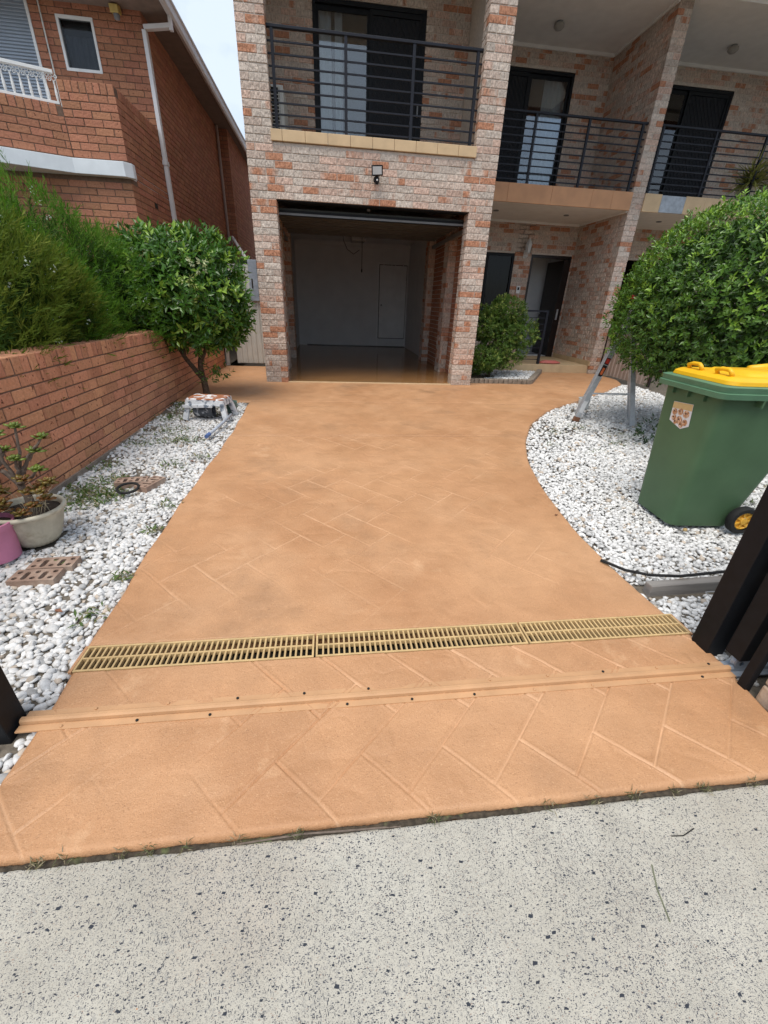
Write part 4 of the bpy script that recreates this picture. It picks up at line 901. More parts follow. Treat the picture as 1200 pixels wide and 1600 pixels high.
# ------------------------------------------------------------------ trench drain, gate track
t = thing('drain_channel', (1.4, -5.846, -.3), 'dark channel of the trench drain across the driveway', 'drain')
q = MB(); q.box(-.06, 2.845, -5.945, -5.93, -.33, -.20); q.box(-.06, 2.845, -5.763, -5.75, -.33, -.20); q.box(-.06, 2.845, -5.93, -5.763, -.34, -.30); q.build('channel', 'drain_dark', t)
zt = -.1775
GL = {0: 'tan slotted drain grate at the end beside the low brick wall', 1: 'tan slotted drain grate in the middle of the driveway', 2: 'tan slotted drain grate at the end beside the black gate'}
for gi, (a, b) in enumerate(((-.043, .958), (.966, 1.972), (1.980, 2.830))):
    t = thing('drain_grate', ((a+b)/2, -5.846, zt), GL[gi], 'drain grate', 'grates of the trench drain')
    q = MB(); y0, y1 = -5.918, -5.776; r_ = .010; off = -.0022*(y0+5.85)
    q.box(a, b, y0, y0+r_, zt-.024, zt); q.box(a, b, y1-r_, y1, zt-.024, zt+.004); q.box(a, a+.009, y0+r_, y1-r_, zt-.024, zt+.001); q.box(b-.009, b, y0+r_, y1-r_, zt-.024, zt+.001); q.box(a+.009, b-.009, -5.8515, -5.8425, zt-.022, zt+.0015); q.build('frame', 'grate_tan', t, bevel=.002)
    nb = int((b-a-.02)/.0245)
    q0 = MB(); q0.box(-.004, .004, y0+r_, y1-r_, -.018, -.001); proto = None
    for k in range(nb):
        x = a+.009+(k+1)*(b-a-.018)/(nb+1)
        if proto is None:
            q0.v = [v + np.array([x, 0, zt]) for v in q0.v]; proto = q0.build('bar', 'grate_tan', t); x_first = x
        else:
            o = proto.copy(); col.objects.link(o); o.parent = t; o.location = (x-x_first, 0, 0)
t = thing('gate_track', (1.4, -6.14, -.188), 'tan painted floor track of the sliding gate across the driveway', 'track')
tz = SL*-6.14 - .002
prof = [(-.044, 0), (-.044, .006), (-.017, .006), (-.016, .003), (-.014, .003), (-.012, .018), (-.006, .024), (.006, .024), (.012, .018), (.014, .003), (.016, .003), (.017, .006), (.044, .006), (.044, 0)]
def track(x0, x1, m, name):
    q = MB(); n = len(prof); V = [(x, -6.14+py, tz+pz) for x in (x0, x1) for py, pz in prof]
    q.add(V, [(i, n+i, n+i+1, i+1) for i in range(n-1)] + [tuple(range(n)), tuple(range(2*n-1, n-1, -1))]); q.build(name, m, t)
track(-.10, 2.83, 'track_tan', 'rail'); track(2.8305, 3.7, 'galvanised', 'bare_rail')
for k in range(11):
    x = .05 + k*.262
    for sy in (-.033, .033):
        q = MB(); xx = x + (.09 if sy > 0 else 0); q.lathe([(.0055, 0), (.0055, .004), (.003, .006), (0, .0062)], (xx, -6.14+sy, tz+.0060), 8); q.build('bolt', 'track_tan' if random.random() < .6 else 'rubber', t)

# ------------------------------------------------------------------ posts and sliding gate
q = MB(); q.box(-.215, -.112, -6.20, -6.10, -.25, 1.55); t = single('gate_post', q, 'black_metal', (-.16, -6.15, -.2), 'black square gate post beside the gravel and the drain corner', 'post', bevel=.004)
q = MB(); q.box(2.805, 2.90, -6.045, -5.95, -.25, 1.6); single('gate_post', q, 'black_metal', (2.85, -6.0, -.2), 'black square gate post behind the sliding gate at the gravel corner', 'post', bevel=.004)
q = MB(); q.box(2.805, 2.838, -6.250, -6.212, -.25, 1.6); single('gate_post', q, 'black_metal', (2.83, -6.235, -.2), 'thin black gate post between the gate track and the stone pillar', 'post', bevel=.003)
t = thing('sliding_gate', (4.4, -6.125, -.15), 'black slatted sliding gate drawn open behind the stone pillar', 'gate')
q = MB(); q.box(2.83, 2.90, -6.165, -6.09, -.115, 1.5); q.build('stile', 'black_metal', t, bevel=.003)
q = MB(); q.box(2.90, 6.2, -6.15, -6.10, -.115, -.045); q.build('bottom_rail', 'black_metal', t, bevel=.003)
for k in range(8):
    q = MB(); zc = .06+k*.19; q.box(2.90, 6.2, -6.135, -6.115, zc, zc+.065); q.build('slat', 'black_metal', t)
q = MB(); q.box(6.13, 6.2, -6.165, -6.09, -.115, 1.5); q.build('stile', 'black_metal', t)
q = MB(); q.lathe([(.012, -.012), (.034, -.012), (.026, 0), (.034, .012), (.012, .012)], (2.87, -6.14, -.145), 16, 'y'); q.build('wheel', 'galvanised', t, smooth=True)
sp = thing('stone_pillar', (3.15, -6.46, -.2), 'gate pillar clad in rough tan stone beside the footpath', 'pillar')
q = MB(); q.box(2.865, 3.45, -6.63, -6.285, -.3, 1.3); q.build('core', 'mortar', sp)
zc = -.22; row = 0
while zc < 1.25:
    h = random.uniform(.085, .13); 
    ys = [-6.64, -6.64+.16*(1 if row % 2 else 1.35)/1.0, -6.272]
    for a, b in zip(ys[:-1], ys[1:]):
        q = MB(); q.box(2.84, 2.88, a+.004, b-.004, zc, zc+h-.008); q.build('stone', 'stone_clad', sp, bevel=.008)
    xs = [2.885, 3.15+.06*(row % 2), 3.47]
    for a, b in zip(xs[:-1], xs[1:]):
        q = MB(); q.box(a+.004, b-.004, -6.655, -6.62, zc, zc+h-.008); q.build('stone', 'stone_clad', sp, bevel=.008)
    zc += h; row += 1
q = MB(); q.box(2.82, 3.5, -6.68, -6.25, 1.25, 1.32); q.build('cap', 'mortar', sp, bevel=.01)
q = MB(); q.bar((2.84, -5.575, -.172), (5.2, -5.50, -.155), .055, .085); single('timber_edging', q, 'timber_grey', (3.4, -5.55, -.2), 'weathered grey timber edging set in the white pebbles', 'timber', bevel=.006)
q = MB(); pts = [(2.72, -5.30, -.145), (2.80, -5.42, -.140), (2.90, -5.50, -.125), (3.05, -5.545, -.108), (3.3, -5.53, -.104), (3.7, -5.50, -.10), (4.6, -5.46, -.098)]
q.tube(pts, .009, 8); single('black_cable', q, 'rubber', (3.0, -5.54, -.11), 'black cable lying along the timber edging', 'cable', smooth=True)
t = thing('wire_rack', (3.4, -5.85, -.17), 'thin silver wire rack lying on the pebbles behind the black gate', 'wire rack')
q = MB()
for k in range(9): q.tube([(3.02+.06*k, -5.98, -.10), (3.10+.06*k, -5.68, -.12)], .0025, 5)
for k in range(3): q.tube([(3.0+.04*k, -5.98+.14*k, -.103), (3.5+.04*k, -5.98+.14*k, -.103)], .003, 5)
q.build('wires', 'wire', t)
q = MB(); q.box(3.0, 5.0, -5.99, -5.94, -.20, -.165); q.build('base', 'galvanised', t)
# brown ribbed fence panel running forward from the fin
t = thing('fence_panel', (7.03, .9, 0), 'low brown ribbed metal fence panel beside the brick fin', 'fence')
y = .12; prof = []
while y < 1.68: prof += [(y, 0), (y+.06, 0), (y+.075, -.014), (y+.105, -.014), (y+.12, 0)]; y += .12
V = [(7.0+px, yy, zz) for zz in (.02, .90) for yy, px in prof]; n = len(prof); q = MB(); q.add(V, [(i, i+1, n+i+1, n+i) for i in range(n-1)]); q.build('sheet', 'fence_sheet', t)
q = MB(); q.box(6.985, 7.03, .10, 1.715, .90, .935); q.box(6.985, 7.03, 1.67, 1.715, 0, .90); q.box(6.985, 7.03, .08, .12, 0, .90); q.build('frame', 'door_dark', t)
# ------------------------------------------------------------------ plants
def unit(v): return v/np.maximum(np.linalg.norm(v, axis=-1, keepdims=True), 1e-9)
def leaf_geo(P, D, Nn, L, W, fold=.18, droop=.12, mid=.45):
    """leaf blades: base P, direction D, facing Nn; four triangles each"""
    D = unit(D); S = unit(np.cross(D, Nn)); U = np.cross(S, D); L = np.asarray(L)[:, None]; W = np.asarray(W)[:, None]
    b = P; c = P + D*L*mid - U*W*fold; l = P + D*L*mid + S*W*.5; r = P + D*L*mid - S*W*.5; t = P + D*L - U*L*droop
    V = np.stack([b, l, t, r, c], 1).reshape(-1, 3); n = len(P); o = (np.arange(n)*5)[:, None]
    Fq = np.concatenate([o+np.array([[0, 4, 1]]), o+np.array([[1, 4, 2]]), o+np.array([[0, 3, 4]]), o+np.array([[3, 2, 4]])], 1).reshape(-1, 3)
    return V, Fq
def lumps(U, seed, n=26, s=.32):
    r = np.random.default_rng(seed); C = unit(r.normal(size=(n, 3))); A = r.uniform(-1, 1, n); d = U@C.T
    return (A*np.exp((d-1)/s**2*.9)).sum(1)
def shell(n, c, rad_, amp, thick, seed, p=2.0, zmin=None):
    r = np.random.default_rng(seed); U = unit(r.normal(size=(n, 3)))
    k = (np.abs(U)**p).sum(1)**(1/p); R = (1 + amp*lumps(U, seed+1))/k
    R = R*(1 - np.abs(r.normal(0, thick, n)))
    Pn = np.array(c) + U*R[:, None]*np.array(rad_)
    nn = unit(U/np.array(rad_))
    if zmin is not None: kk = Pn[:, 2] > zmin; Pn, nn = Pn[kk], nn[kk]
    return Pn, nn
def sprigs(P, O, k, twig, L, wr, up=.35, spread=.9, seed=0, pal=None, droop=.15, fold=.18, face=1.0, young=None):
    """k leaves along a short twig at each point"""
    r = np.random.default_rng(seed); n = len(P)
    T = unit(O*.8 + np.array([0, 0, up]) + r.normal(0, .45, (n, 3)))
    A = unit(np.cross(T, r.normal(size=(n, 3)))); B = np.cross(T, A)
    PP, DD, NN, CC, LL = [], [], [], [], []
    base = pal(n, r) if young is None else pal(n, r, young)
    for i in range(k):
        f = (i+.5)/k; th = i*2.4 + r.uniform(0, .7, n); side = A*np.cos(th)[:, None] + B*np.sin(th)[:, None]
        PP.append(P + T*(twig*f)); d = unit(T*(.35+.6*f) + side*spread*(1.05-.6*f) + r.normal(0, .16, (n, 3))); DD.append(d)
        NN.append(unit(O*face + np.array([0, 0, .55]) + T*.3 + r.normal(0, .35, (n, 3)))); CC.append(base*(1+r.normal(0, .10, (n, 1)))); LL.append(L*r.uniform(.65, 1.2, n)*(1-.25*f))
    P2 = np.concatenate(PP); L2 = np.concatenate(LL); V, Fq = leaf_geo(P2, np.concatenate(DD), np.concatenate(NN), L2, L2*wr, fold, droop)
    c = np.clip(np.concatenate(CC), .004, .9); c = np.concatenate([c, np.ones((len(c), 1))], 1)
    return V, Fq, np.repeat(c, 4, 0)
def mergeV(parts):
    V, Fs, C = [], [], []; n = 0
    for v, f, c in parts: V.append(v); Fs.append(f+n); C.append(c); n += len(v)
    return np.concatenate(V), np.concatenate(Fs), np.concatenate(C)
def foliage(parent, parts, m, name='foliage'):
    V, Fs, C = mergeV(parts); return tag(fast_mesh(name, V, Fs, m, parent, C), kind='stuff')
def mkpal(c0, c1, cy=None, py=.1):
    c0, c1 = np.array(c0), np.array(c1)
    def f(n, r, young=None):
        t = r.random((n, 1)); c = c0*(1-t)+c1*t
        if cy is not None:
            pr = py if young is None else py*young
            k = r.random(n) < pr; c[k] = np.array(cy)*r.uniform(.8, 1.15, (k.sum(), 1))
        return c
    return f
def tree_wood(parent, segs, m='bark', name='branch', seg=9):
    for i, (pts, rr) in enumerate(segs):
        q = MB(); pts = np.array(pts, float); n = 10; tt = np.linspace(0, len(pts)-1, n)
        sm = np.stack([np.interp(tt, np.arange(len(pts)), pts[:, k]) for k in range(3)], -1)
        for _ in range(2): sm[1:-1] = (sm[:-2]+2*sm[1:-1]+sm[2:])/4
        sm[1:-1] += RNG.normal(0, .004, (n-2, 3)); r2 = np.interp(tt, np.arange(len(rr)), rr)
        q.tube(sm, r2, seg); q.build('trunk' if i == 0 else name, m, parent, smooth='all')

# big rounded hedge on the right
t = thing('round_hedge', (5.49, -2.96, -.09), 'big clipped rounded green hedge standing behind the wheeled bin', 'hedge')
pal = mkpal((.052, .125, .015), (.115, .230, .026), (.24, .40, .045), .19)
hc, hr = (5.49, -2.96, 1.33), (1.29, 1.29, .90)
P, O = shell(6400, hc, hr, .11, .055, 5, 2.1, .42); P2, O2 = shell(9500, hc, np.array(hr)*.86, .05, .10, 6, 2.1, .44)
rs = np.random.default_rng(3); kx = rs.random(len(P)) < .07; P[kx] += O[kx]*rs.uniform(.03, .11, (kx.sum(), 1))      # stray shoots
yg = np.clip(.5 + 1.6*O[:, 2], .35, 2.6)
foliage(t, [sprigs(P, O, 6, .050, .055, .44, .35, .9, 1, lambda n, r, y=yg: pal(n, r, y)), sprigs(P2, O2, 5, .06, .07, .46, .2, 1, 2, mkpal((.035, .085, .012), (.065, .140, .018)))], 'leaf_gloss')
tree_wood(t, [([(5.49, -2.96, -.10), (5.47, -2.97, .3), (5.49, -2.9, .9)], (.07, .06, .05)), ([(5.49, -2.96, .3), (5.1, -3.1, .7), (4.7, -3.2, 1.1)], (.04, .03, .015)), ([(5.49, -2.9, .5), (5.9, -2.7, .9), (6.2, -2.5, 1.4)], (.04, .03, .015)), ([(5.4, -3.0, .2), (4.9, -3.1, .42), (4.6, -3.0, .7)], (.025, .02, .01)), ([(5.45, -3.0, .2), (5.2, -3.5, .45), (5.0, -3.7, .7)], (.025, .02, .01))])
# low straggling shoot under it
P, O = shell(26, (4.72, -3.02, .04), (.10, .12, .12), .2, .3, 77); foliage(t, [sprigs(P, O, 6, .09, .06, .36, -.2, .8, 3, mkpal((.03, .075, .02), (.05, .10, .03)))], 'leaf', 'shoot')

# small citrus tree by the low wall
t = thing('citrus_tree', (-.72, -1.02, -.03), 'small citrus tree with a forked trunk leaning over the low brick wall', 'tree')
tree_wood(t, [([(-.70, -1.02, -.06), (-.71, -1.02, .12), (-.74, -1.02, .30), (-.70, -1.05, .5)], (.052, .043, .038, .03)),
              ([(-.74, -1.02, .22), (-.86, -1.03, .40), (-.98, -1.02, .55), (-1.02, -1.0, .8), (-1.05, -1.0, 1.1)], (.034, .03, .026, .02, .012)),
              ([(-.93, -1.02, .48), (-.86, -1.06, .66), (-.90, -1.1, .9)], (.022, .018, .01)),
              ([(-.71, -1.04, .45), (-.58, -1.05, .66), (-.50, -1.1, .95), (-.42, -1.1, 1.3)], (.03, .024, .018, .010)),
              ([(-.70, -1.05, .48), (-.78, -1.1, .75), (-.75, -1.15, 1.2), (-.72, -1.1, 1.6)], (.026, .02, .014, .008)),
              ([(-1.0, -1.0, .62), (-1.25, -1.1, .75), (-1.5, -1.2, .86)], (.016, .012, .007))])
pal = mkpal((.036, .100, .013), (.085, .200, .022), (.24, .38, .045), .18)
parts = []
CB = [((-.60, -1.05, 1.42), (.50, .50, .46), 620), ((-1.02, -1.05, 1.46), (.52, .48, .44), 560), ((-.45, -1.10, 1.10), (.42, .45, .36), 460), ((-.85, -1.20, 1.22), (.55, .45, .42), 520), ((-1.30, -1.10, 1.12), (.36, .36, .34), 280), ((-.62, -1.15, .86), (.42, .36, .22), 260), ((-1.05, -1.05, .84), (.28, .3, .16), 110), ((-1.42, -1.2, .86), (.24, .2, .08), 60), ((-.30, -1.1, .92), (.24, .3, .26), 150), ((-1.40, -1.1, 1.42), (.22, .2, .16), 70), ((-1.15, -1.1, 1.78), (.22, .2, .14), 60), ((-.35, -1.1, 1.72), (.25, .25, .14), 70)]
for i, (c, r_, n) in enumerate(CB):
    P, O = shell(n, c, r_, .28, .17, 40+i); parts.append(sprigs(P, O, 6, .12, .102, .42, .45, .85, 50+i, pal, .2))
P, O = shell(16, (-.55, -1.62, 1.28), (.06, .03, .16), .2, .2, 91); parts.append(sprigs(P, O, 6, .08, .06, .42, -.2, .8, 92, mkpal((.40, .48, .12), (.52, .58, .22))))
P, O = shell(8, (-.42, -1.6, 1.55), (.10, .03, .05), .2, .2, 93); parts.append(sprigs(P, O, 6, .06, .05, .5, 0, .8, 94, mkpal((.5, .55, .26), (.6, .62, .4))))
P, O = shell(14, (-.62, -1.08, .26), (.09, .08, .13), .2, .2, 95); parts.append(sprigs(P, O, 6, .09, .07, .30, .2, .9, 96, pal))
P, O = shell(12, (-.45, -1.05, .30), (.12, .08, .06), .2, .2, 97); parts.append(sprigs(P, O, 5, .09, .07, .35, .1, .9, 98, pal))
foliage(t, parts, 'leaf_gloss')

# feathery conifers behind the low wall
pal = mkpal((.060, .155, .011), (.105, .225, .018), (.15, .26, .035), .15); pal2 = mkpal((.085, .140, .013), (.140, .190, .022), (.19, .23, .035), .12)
CS = [((-1.72, -3.55, .95), (.62, .68, 1.08), pal2, 'yellowish green feathery conifer with white flecks at the street end of the low wall'),
      ((-1.78, -2.55, 1.05), (.66, .72, 1.02), pal, 'bright green feathery conifer, second along the low wall from the street'),
      ((-1.80, -1.60, 1.00), (.66, .70, 1.04), pal, 'bright green feathery conifer in the middle of the row behind the low wall'),
      ((-1.82, -.75, .95), (.64, .66, .98), pal, 'bright green feathery conifer beside the citrus tree behind the low wall'),
      ((-1.50, -2.95, .95), (.42, .60, .62), pal2, 'bushy olive green conifer spilling forward over the low wall'),
      ((-1.85, -.05, .80), (.55, .60, .80), pal, 'small green feathery conifer at the house end of the low wall')]
for i, (c, r_, pl, lb) in enumerate(CS):
    t = thing('conifer_shrub', (c[0], c[1], -.1), lb, 'shrub', 'conifers behind the low wall')
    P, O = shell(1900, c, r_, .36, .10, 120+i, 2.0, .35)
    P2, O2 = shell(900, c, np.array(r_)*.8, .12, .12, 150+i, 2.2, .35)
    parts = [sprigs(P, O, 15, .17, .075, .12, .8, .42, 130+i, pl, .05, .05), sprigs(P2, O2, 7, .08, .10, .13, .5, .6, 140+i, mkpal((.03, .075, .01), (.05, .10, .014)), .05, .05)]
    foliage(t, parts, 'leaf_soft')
    r9 = np.random.default_rng(170+i); k = r9.choice(len(P), 60, False); pc = P[k] + O[k]*.06
    cl = np.concatenate([pc + r9.normal(0, .018, pc.shape) for _ in range(5)])
    V, Fq = leaf_geo(cl, r9.normal(size=cl.shape), np.repeat(O[k][None], 5, 0).reshape(-1, 3), np.full(len(cl), .019), np.full(len(cl), .018))
    fl = np.repeat(np.concatenate([np.array([.62, .70, .60])*r9.uniform(.7, 1.15, (len(cl), 1)), np.ones((len(cl), 1))], 1), 4, 0)
    tag(fast_mesh('pale_tips', V, Fq, 'leaf_soft', t, fl), kind='stuff')
    tree_wood(t, [([(c[0], c[1], -.12), (c[0]+.02, c[1], .4), (c[0], c[1], c[2]+.5)], (.06, .05, .02))])

# irregular bush in the small bed by the porch
t = thing('porch_bush', (4.15, .9, 0), 'irregular leafy green bush in the small bed beside the garage pier', 'bush')
pal = mkpal((.060, .130, .016), (.120, .200, .030), (.26, .33, .07), .18); parts = []
for i, (c, r_, n) in enumerate([((4.30, 1.0, 1.18), (.36, .34, .28), 420), ((3.98, .95, .92), (.28, .32, .26), 300), ((4.58, .95, .82), (.38, .36, .26), 430), ((4.30, .95, .72), (.40, .36, .30), 380), ((3.92, .70, .32), (.34, .34, .24), 480), ((4.35, .85, .42), (.36, .34, .22), 300)]):
    P, O = shell(int(n*1.4), c, r_, .32, .15, 210+i, 2, .03); parts.append(sprigs(P, O, 8, .055, .048, .5, .3, .9, 220+i, pal))
foliage(t, parts, 'leaf')
tree_wood(t, [([(4.15, .9, -.02), (4.16, .92, .3), (4.25, .95, .8)], (.035, .03, .02)), ([(4.16, .9, .25), (4.4, .95, .5), (4.55, .95, .8)], (.025, .02, .01)), ([(4.15, .9, .1), (3.98, .75, .25), (3.9, .7, .4)], (.02, .016, .01))])
# its bed: cobble edging and white pebbles
t = thing('planter_edging', (4.4, .6, 0), 'row of small grey brown cobbles edging the bed by the porch', 'edging')
x = 3.56
while x < 4.68:
    q = MB(); w_ = random.uniform(.075, .095); rbox(q, (x+w_/2, .25+random.uniform(-.008, .008), .035), w_, .10, .09, rz=random.uniform(-.08, .08)); q.build('cobble', 'cobble', t, bevel=.014); x += w_+.008
p0, p1 = np.array([4.74, .28]), np.array([5.58, 1.66]); ln = np.linalg.norm(p1-p0); d_ = (p1-p0)/ln; a = 0
while a < ln:
    q = MB(); w_ = random.uniform(.08, .10); c_ = p0+d_*(a+w_/2); rbox(q, (c_[0], c_[1], .035), w_, .10, .09, rz=math.atan2(d_[1], d_[0])+random.uniform(-.08, .08)); q.build('cobble', 'cobble', t, bevel=.014); a += w_+.008
q = MB(); q.prism([(3.52, .26), (4.70, .26), (5.55, 1.66), (5.5, 1.78), (3.52, 1.78)], -.02, .012); struct(q.build('planter_soil', 'soil'))
o = pebbles('white_gravel', (3.52, 5.5), (.3, 1.75), lambda X, Y: (X < 4.66+(Y-.3)*.615) & (X > 4.1 + .2*np.sin(Y*9)), .031, .021, 1, lambda X, Y: .022 + .05*np.exp(-((X-4.75)**2+(Y-1.0)**2)/.12)); tag(o, 'heap of white pebbles in the small bed by the porch', 'gravel')

# jade plant in a fluted pot
t = thing('jade_plant', (-.775, -4.83, -.15), 'jade plant with reddish leaves in a fluted cream pot by the low wall', 'plant')
z0 = -.155
q = MB(); q.lathe([(.0, 0), (.105, 0), (.125, .03), (.150, .10), (.168, .17), (.176, .205)], (-.775, -4.83, z0), 60, flute=.045); q.build('pot', 'pot_cream', t, smooth='all')
q = MB(); q.lathe([(.172, .200), (.190, .205), (.194, .218), (.188, .230), (.176, .230), (.168, .222), (.160, .18)], (-.775, -4.83, z0), 48); q.build('pot_rim', 'pot_cream', t, smooth='all')
q = MB(); q.lathe([(.168, .195), (.09, .203), (0, .205)], (-.775, -4.83, z0), 32); q.build('potting_soil', 'potting_soil', t)
zb = z0+.2; cx, cy = -.775, -4.83
tips = [(-.62, -4.83, .42), (-.70, -4.80, .55), (-.78, -4.84, .52), (-.88, -4.86, .47), (-.93, -4.92, .36), (-.60, -4.90, .33), (-.68, -4.92, .28), (-.56, -4.84, .50), (-.84, -4.75, .40), (-.72, -4.86, .38), (-.98, -4.88, .44)]
segs = [([(cx+.03, cy, zb-.02), (cx+.02, cy+.01, zb+.09), (cx-.01, cy+.01, zb+.2), (cx-.06, cy, zb+.26)], (.027, .022, .018, .012)), ([(cx-.08, cy-.02, zb-.02), (cx-.13, cy-.02, zb+.08), (cx-.17, cy, zb+.2), (-.93, -4.9, .33)], (.022, .018, .014, .010))]
for k, tp in enumerate(tips):
    b0 = (cx+.0, cy+.01, zb+.17) if tp[0] > -.8 else (cx-.15, cy-.01, zb+.14)
    mid = ((b0[0]+tp[0])/2+random.uniform(-.03, .03), (b0[1]+tp[1])/2, b0[2]*.45+tp[2]*.55); segs.append(([b0, mid, tp], (.012, .009, .006)))
tree_wood(t, segs, 'stem_grey', seg=7)
T, Fi = ico_template(1); PP = []; r9 = np.random.default_rng(8)
ros = list(tips) + [(-.66, -4.95, .13), (-.72, -4.97, .09), (-.60, -4.92, .16), (-.63, -4.86, .22), (-.80, -4.97, .12), (-.88, -4.95, .14), (-.93, -4.88, .18), (-.90, -4.80, .15), (-.72, -4.74, .16), (-.64, -4.78, .20), (-.58, -4.96, .22), (-.55, -4.92, .27), (-.84, -4.93, .22), (-.95, -4.95, .25), (-.69, -4.9, .19), (-.98, -4.83, .30), (-.78, -4.99, .17)]
Vs, Fs, Cs = [], [], []; n = 0
for rp in ros:
    low = rp[2] < .3
    for k in range(13):
        th = k*2.4+r9.uniform(0, .5); el = .05+.11*k; d = np.array([math.cos(th)*math.cos(el), math.sin(th)*math.cos(el), math.sin(el)]); s_ = np.cross(d, (0, 0, 1)); s_ /= np.linalg.norm(s_); u_ = np.cross(s_, d)
        L = r9.uniform(.022, .032)*(1-.035*k); ce = np.array(rp) + d*L*1.05
        V = ce + (T[:, :1]*d*L + T[:, 1:2]*s_*L*.66*(1+.35*T[:, :1]) + T[:, 2:]*u_*.006); Vs.append(V); Fs.append(Fi+n); n += len(V)
        c = np.array([.16, .21, .035]) if not low else np.array([.19, .135, .03])
        if r9.random() < (.45 if low else .15): c = np.array([.22, .10, .03])
        Cs.append(np.repeat(np.array([[*np.clip(c*r9.uniform(.8, 1.25), 0, 1), 1]]), len(Fi), 0))
tag(fast_mesh('leaves', np.concatenate(Vs), np.concatenate(Fs), 'leaf_gloss', t, np.concatenate(Cs), True), kind='stuff')
q = MB()
for k in range(14):
    a = random.uniform(0, 6.28); r_ = random.uniform(.02, .12); p0 = np.array([cx+.03+r_*math.cos(a), cy-.05+r_*math.sin(a)*.6, zb]); p2 = p0+np.array([random.uniform(-.1, .1), random.uniform(-.1, .02), random.uniform(.08, .2)]); q.tube([p0, (p0+p2)/2+(0, 0, .04), p2], .0014, 4)
tag(q.build('dry_grass', mat('straw', (.50, .44, .30), .9, .1, 20), t), kind='stuff')
# pink pot
t = thing('pink_pot', (-.875, -5.02, -.155), 'pink plastic pot with a few green leaves beside the jade plant', 'pot')
q = MB(); q.lathe([(0, 0), (.098, 0), (.112, .19), (.122, .195), (.124, .228), (.116, .230), (.112, .20), (.100, .10)], (-.875, -5.02, -.158), 40); q.build('pot', 'pot_pink', t, smooth=True)
q = MB(); q.lathe([(.104, .12), (0, .125)], (-.875, -5.02, -.158), 24); q.build('potting_soil', 'potting_soil', t)
P, O = shell(20, (-.92, -4.99, .03), (.06, .06, .09), .2, .3, 301); foliage(t, [sprigs(P, O, 5, .04, .04, .5, .4, .8, 302, mkpal((.05, .12, .02), (.10, .18, .03)))], 'leaf')
# strappy plant on the far balcony
t = thing('strappy_plant', (9.30, 1.95, 3.26), 'strappy yellow green plant in a pot on the balcony above the round hedge', 'plant')
q = MB(); q.lathe([(0, 0), (.14, 0), (.18, .24), (.19, .26), (.16, .25)], (9.30, 1.95, 3.26), 24); q.build('pot', 'pot_cream', t, smooth=True)
r9 = np.random.default_rng(5); n = 170; P = np.tile(np.array([9.30, 1.95, 3.5]), (n, 1)) + r9.normal(0, .04, (n, 3)); D = unit(np.stack([r9.normal(-.2, .8, n), r9.normal(-.5, .5, n), r9.uniform(.1, 1.2, n)], -1))
V, Fq = leaf_geo(P, D, np.tile([0, 0, 1.0], (n, 1)), r9.uniform(.4, .75, n), np.full(n, .035), .1, .45); c = np.concatenate([np.array([.34, .35, .10])*r9.uniform(.6, 1.3, (n, 1)), np.ones((n, 1))], 1)
tag(fast_mesh('foliage', V, Fq, 'leaf', t, np.repeat(c, 4, 0)), kind='stuff')

# weeds: nobody could count the blades
def weeds(name, spots, L, pal, seed, label, wr=.16, up=1.0, m='leaf'):
    r = np.random.default_rng(seed); PP = []
    for (x, y, r_, n) in spots:
        n = int(n*.75) if r_ > .055 else n; a = r.random(n)*6.28; q_ = r_*1.55*r.random(n)**.75 if r_ > .055 else r_*np.sqrt(r.random(n)); X = x+q_*np.cos(a); Y = y+q_*np.sin(a)*.8; PP.append(np.stack([X, Y, gz(X, Y)-.012], -1))
    P = np.concatenate(PP); n = len(P); D = unit(np.stack([r.normal(0, .7, n), r.normal(0, .7, n), r.uniform(.25, up, n)], -1)); Ln = L*r.uniform(.5, 1.3, n)
    V, Fq = leaf_geo(P, D, unit(r.normal(0, .4, (n, 3))+np.array([0, 0, 1.0])), Ln, Ln*wr, .1, .35); c = np.concatenate([pal(n, r), np.ones((n, 1))], 1)
    o = tag(fast_mesh(name, V, Fq, m, None, np.repeat(c, 4, 0)), label, 'weeds', kind='stuff'); return o
gpal = mkpal((.07, .13, .03), (.14, .20, .05), (.26, .23, .12), .25)
weeds('ground_weeds', [(-.80, -4.28, .15, 420), (-.66, -4.20, .12, 260), (-.86, -4.08, .12, 200), (-.75, -3.9, .1, 110), (-.93, -3.62, .10, 130), (-.55, -2.9, .12, 120), (-.42, -2.95, .1, 90), (-.72, -2.6, .16, 170), (-.88, -2.1, .14, 220), (-.72, -1.8, .16, 200), (-.35, -3.6, .09, 60), (-.17, -3.4, .08, 50), (-.14, -4.4, .06, 50), (-.13, -4.75, .05, 36), (-.12, -5.25, .05, 40), (-.14, -5.55, .06, 45), (-.85, -3.0, .12, 120), (-.9, -1.5, .14, 220), (-.35, -1.55, .12, 90), (-.45, -2.0, .1, 60), (-.5, -5.1, .04, 14)], .040, gpal, 61, 'green weeds growing through the gravel along the low brick wall', .3)
weeds('ground_weeds', [(4.2, -2.45, .14, 110), (4.6, -2.7, .16, 120), (3.75, -2.6, .14, 80), (4.35, -3.05, .14, 80), (3.9, -3.3, .1, 40), (4.12, -5.2, .05, 45), (4.05, -5.3, .05, 45), (4.6, -4.55, .1, 60), (5.0, -4.3, .1, 50), (5.0, -3.0, .16, 80), (3.55, -3.1, .08, 30)], .034, gpal, 62, 'sparse green weeds in the white gravel around the ladder and the bin', .25)
cr_ = [(x, -6.594, random.uniform(.01, .03), random.randint(14, 40)) for x in (-.02, .20, .27, .42, .50, .60, .75, .93, 1.36, 1.75, 1.9, 2.05, 2.2, 2.32, 2.5)]
weeds('crack_weeds', cr_, .024, mkpal((.06, .085, .025), (.16, .15, .07), (.34, .29, .18), .35), 63, 'dry tufts of grass and moss in the gap between driveway and footpath', .10, 1.2)
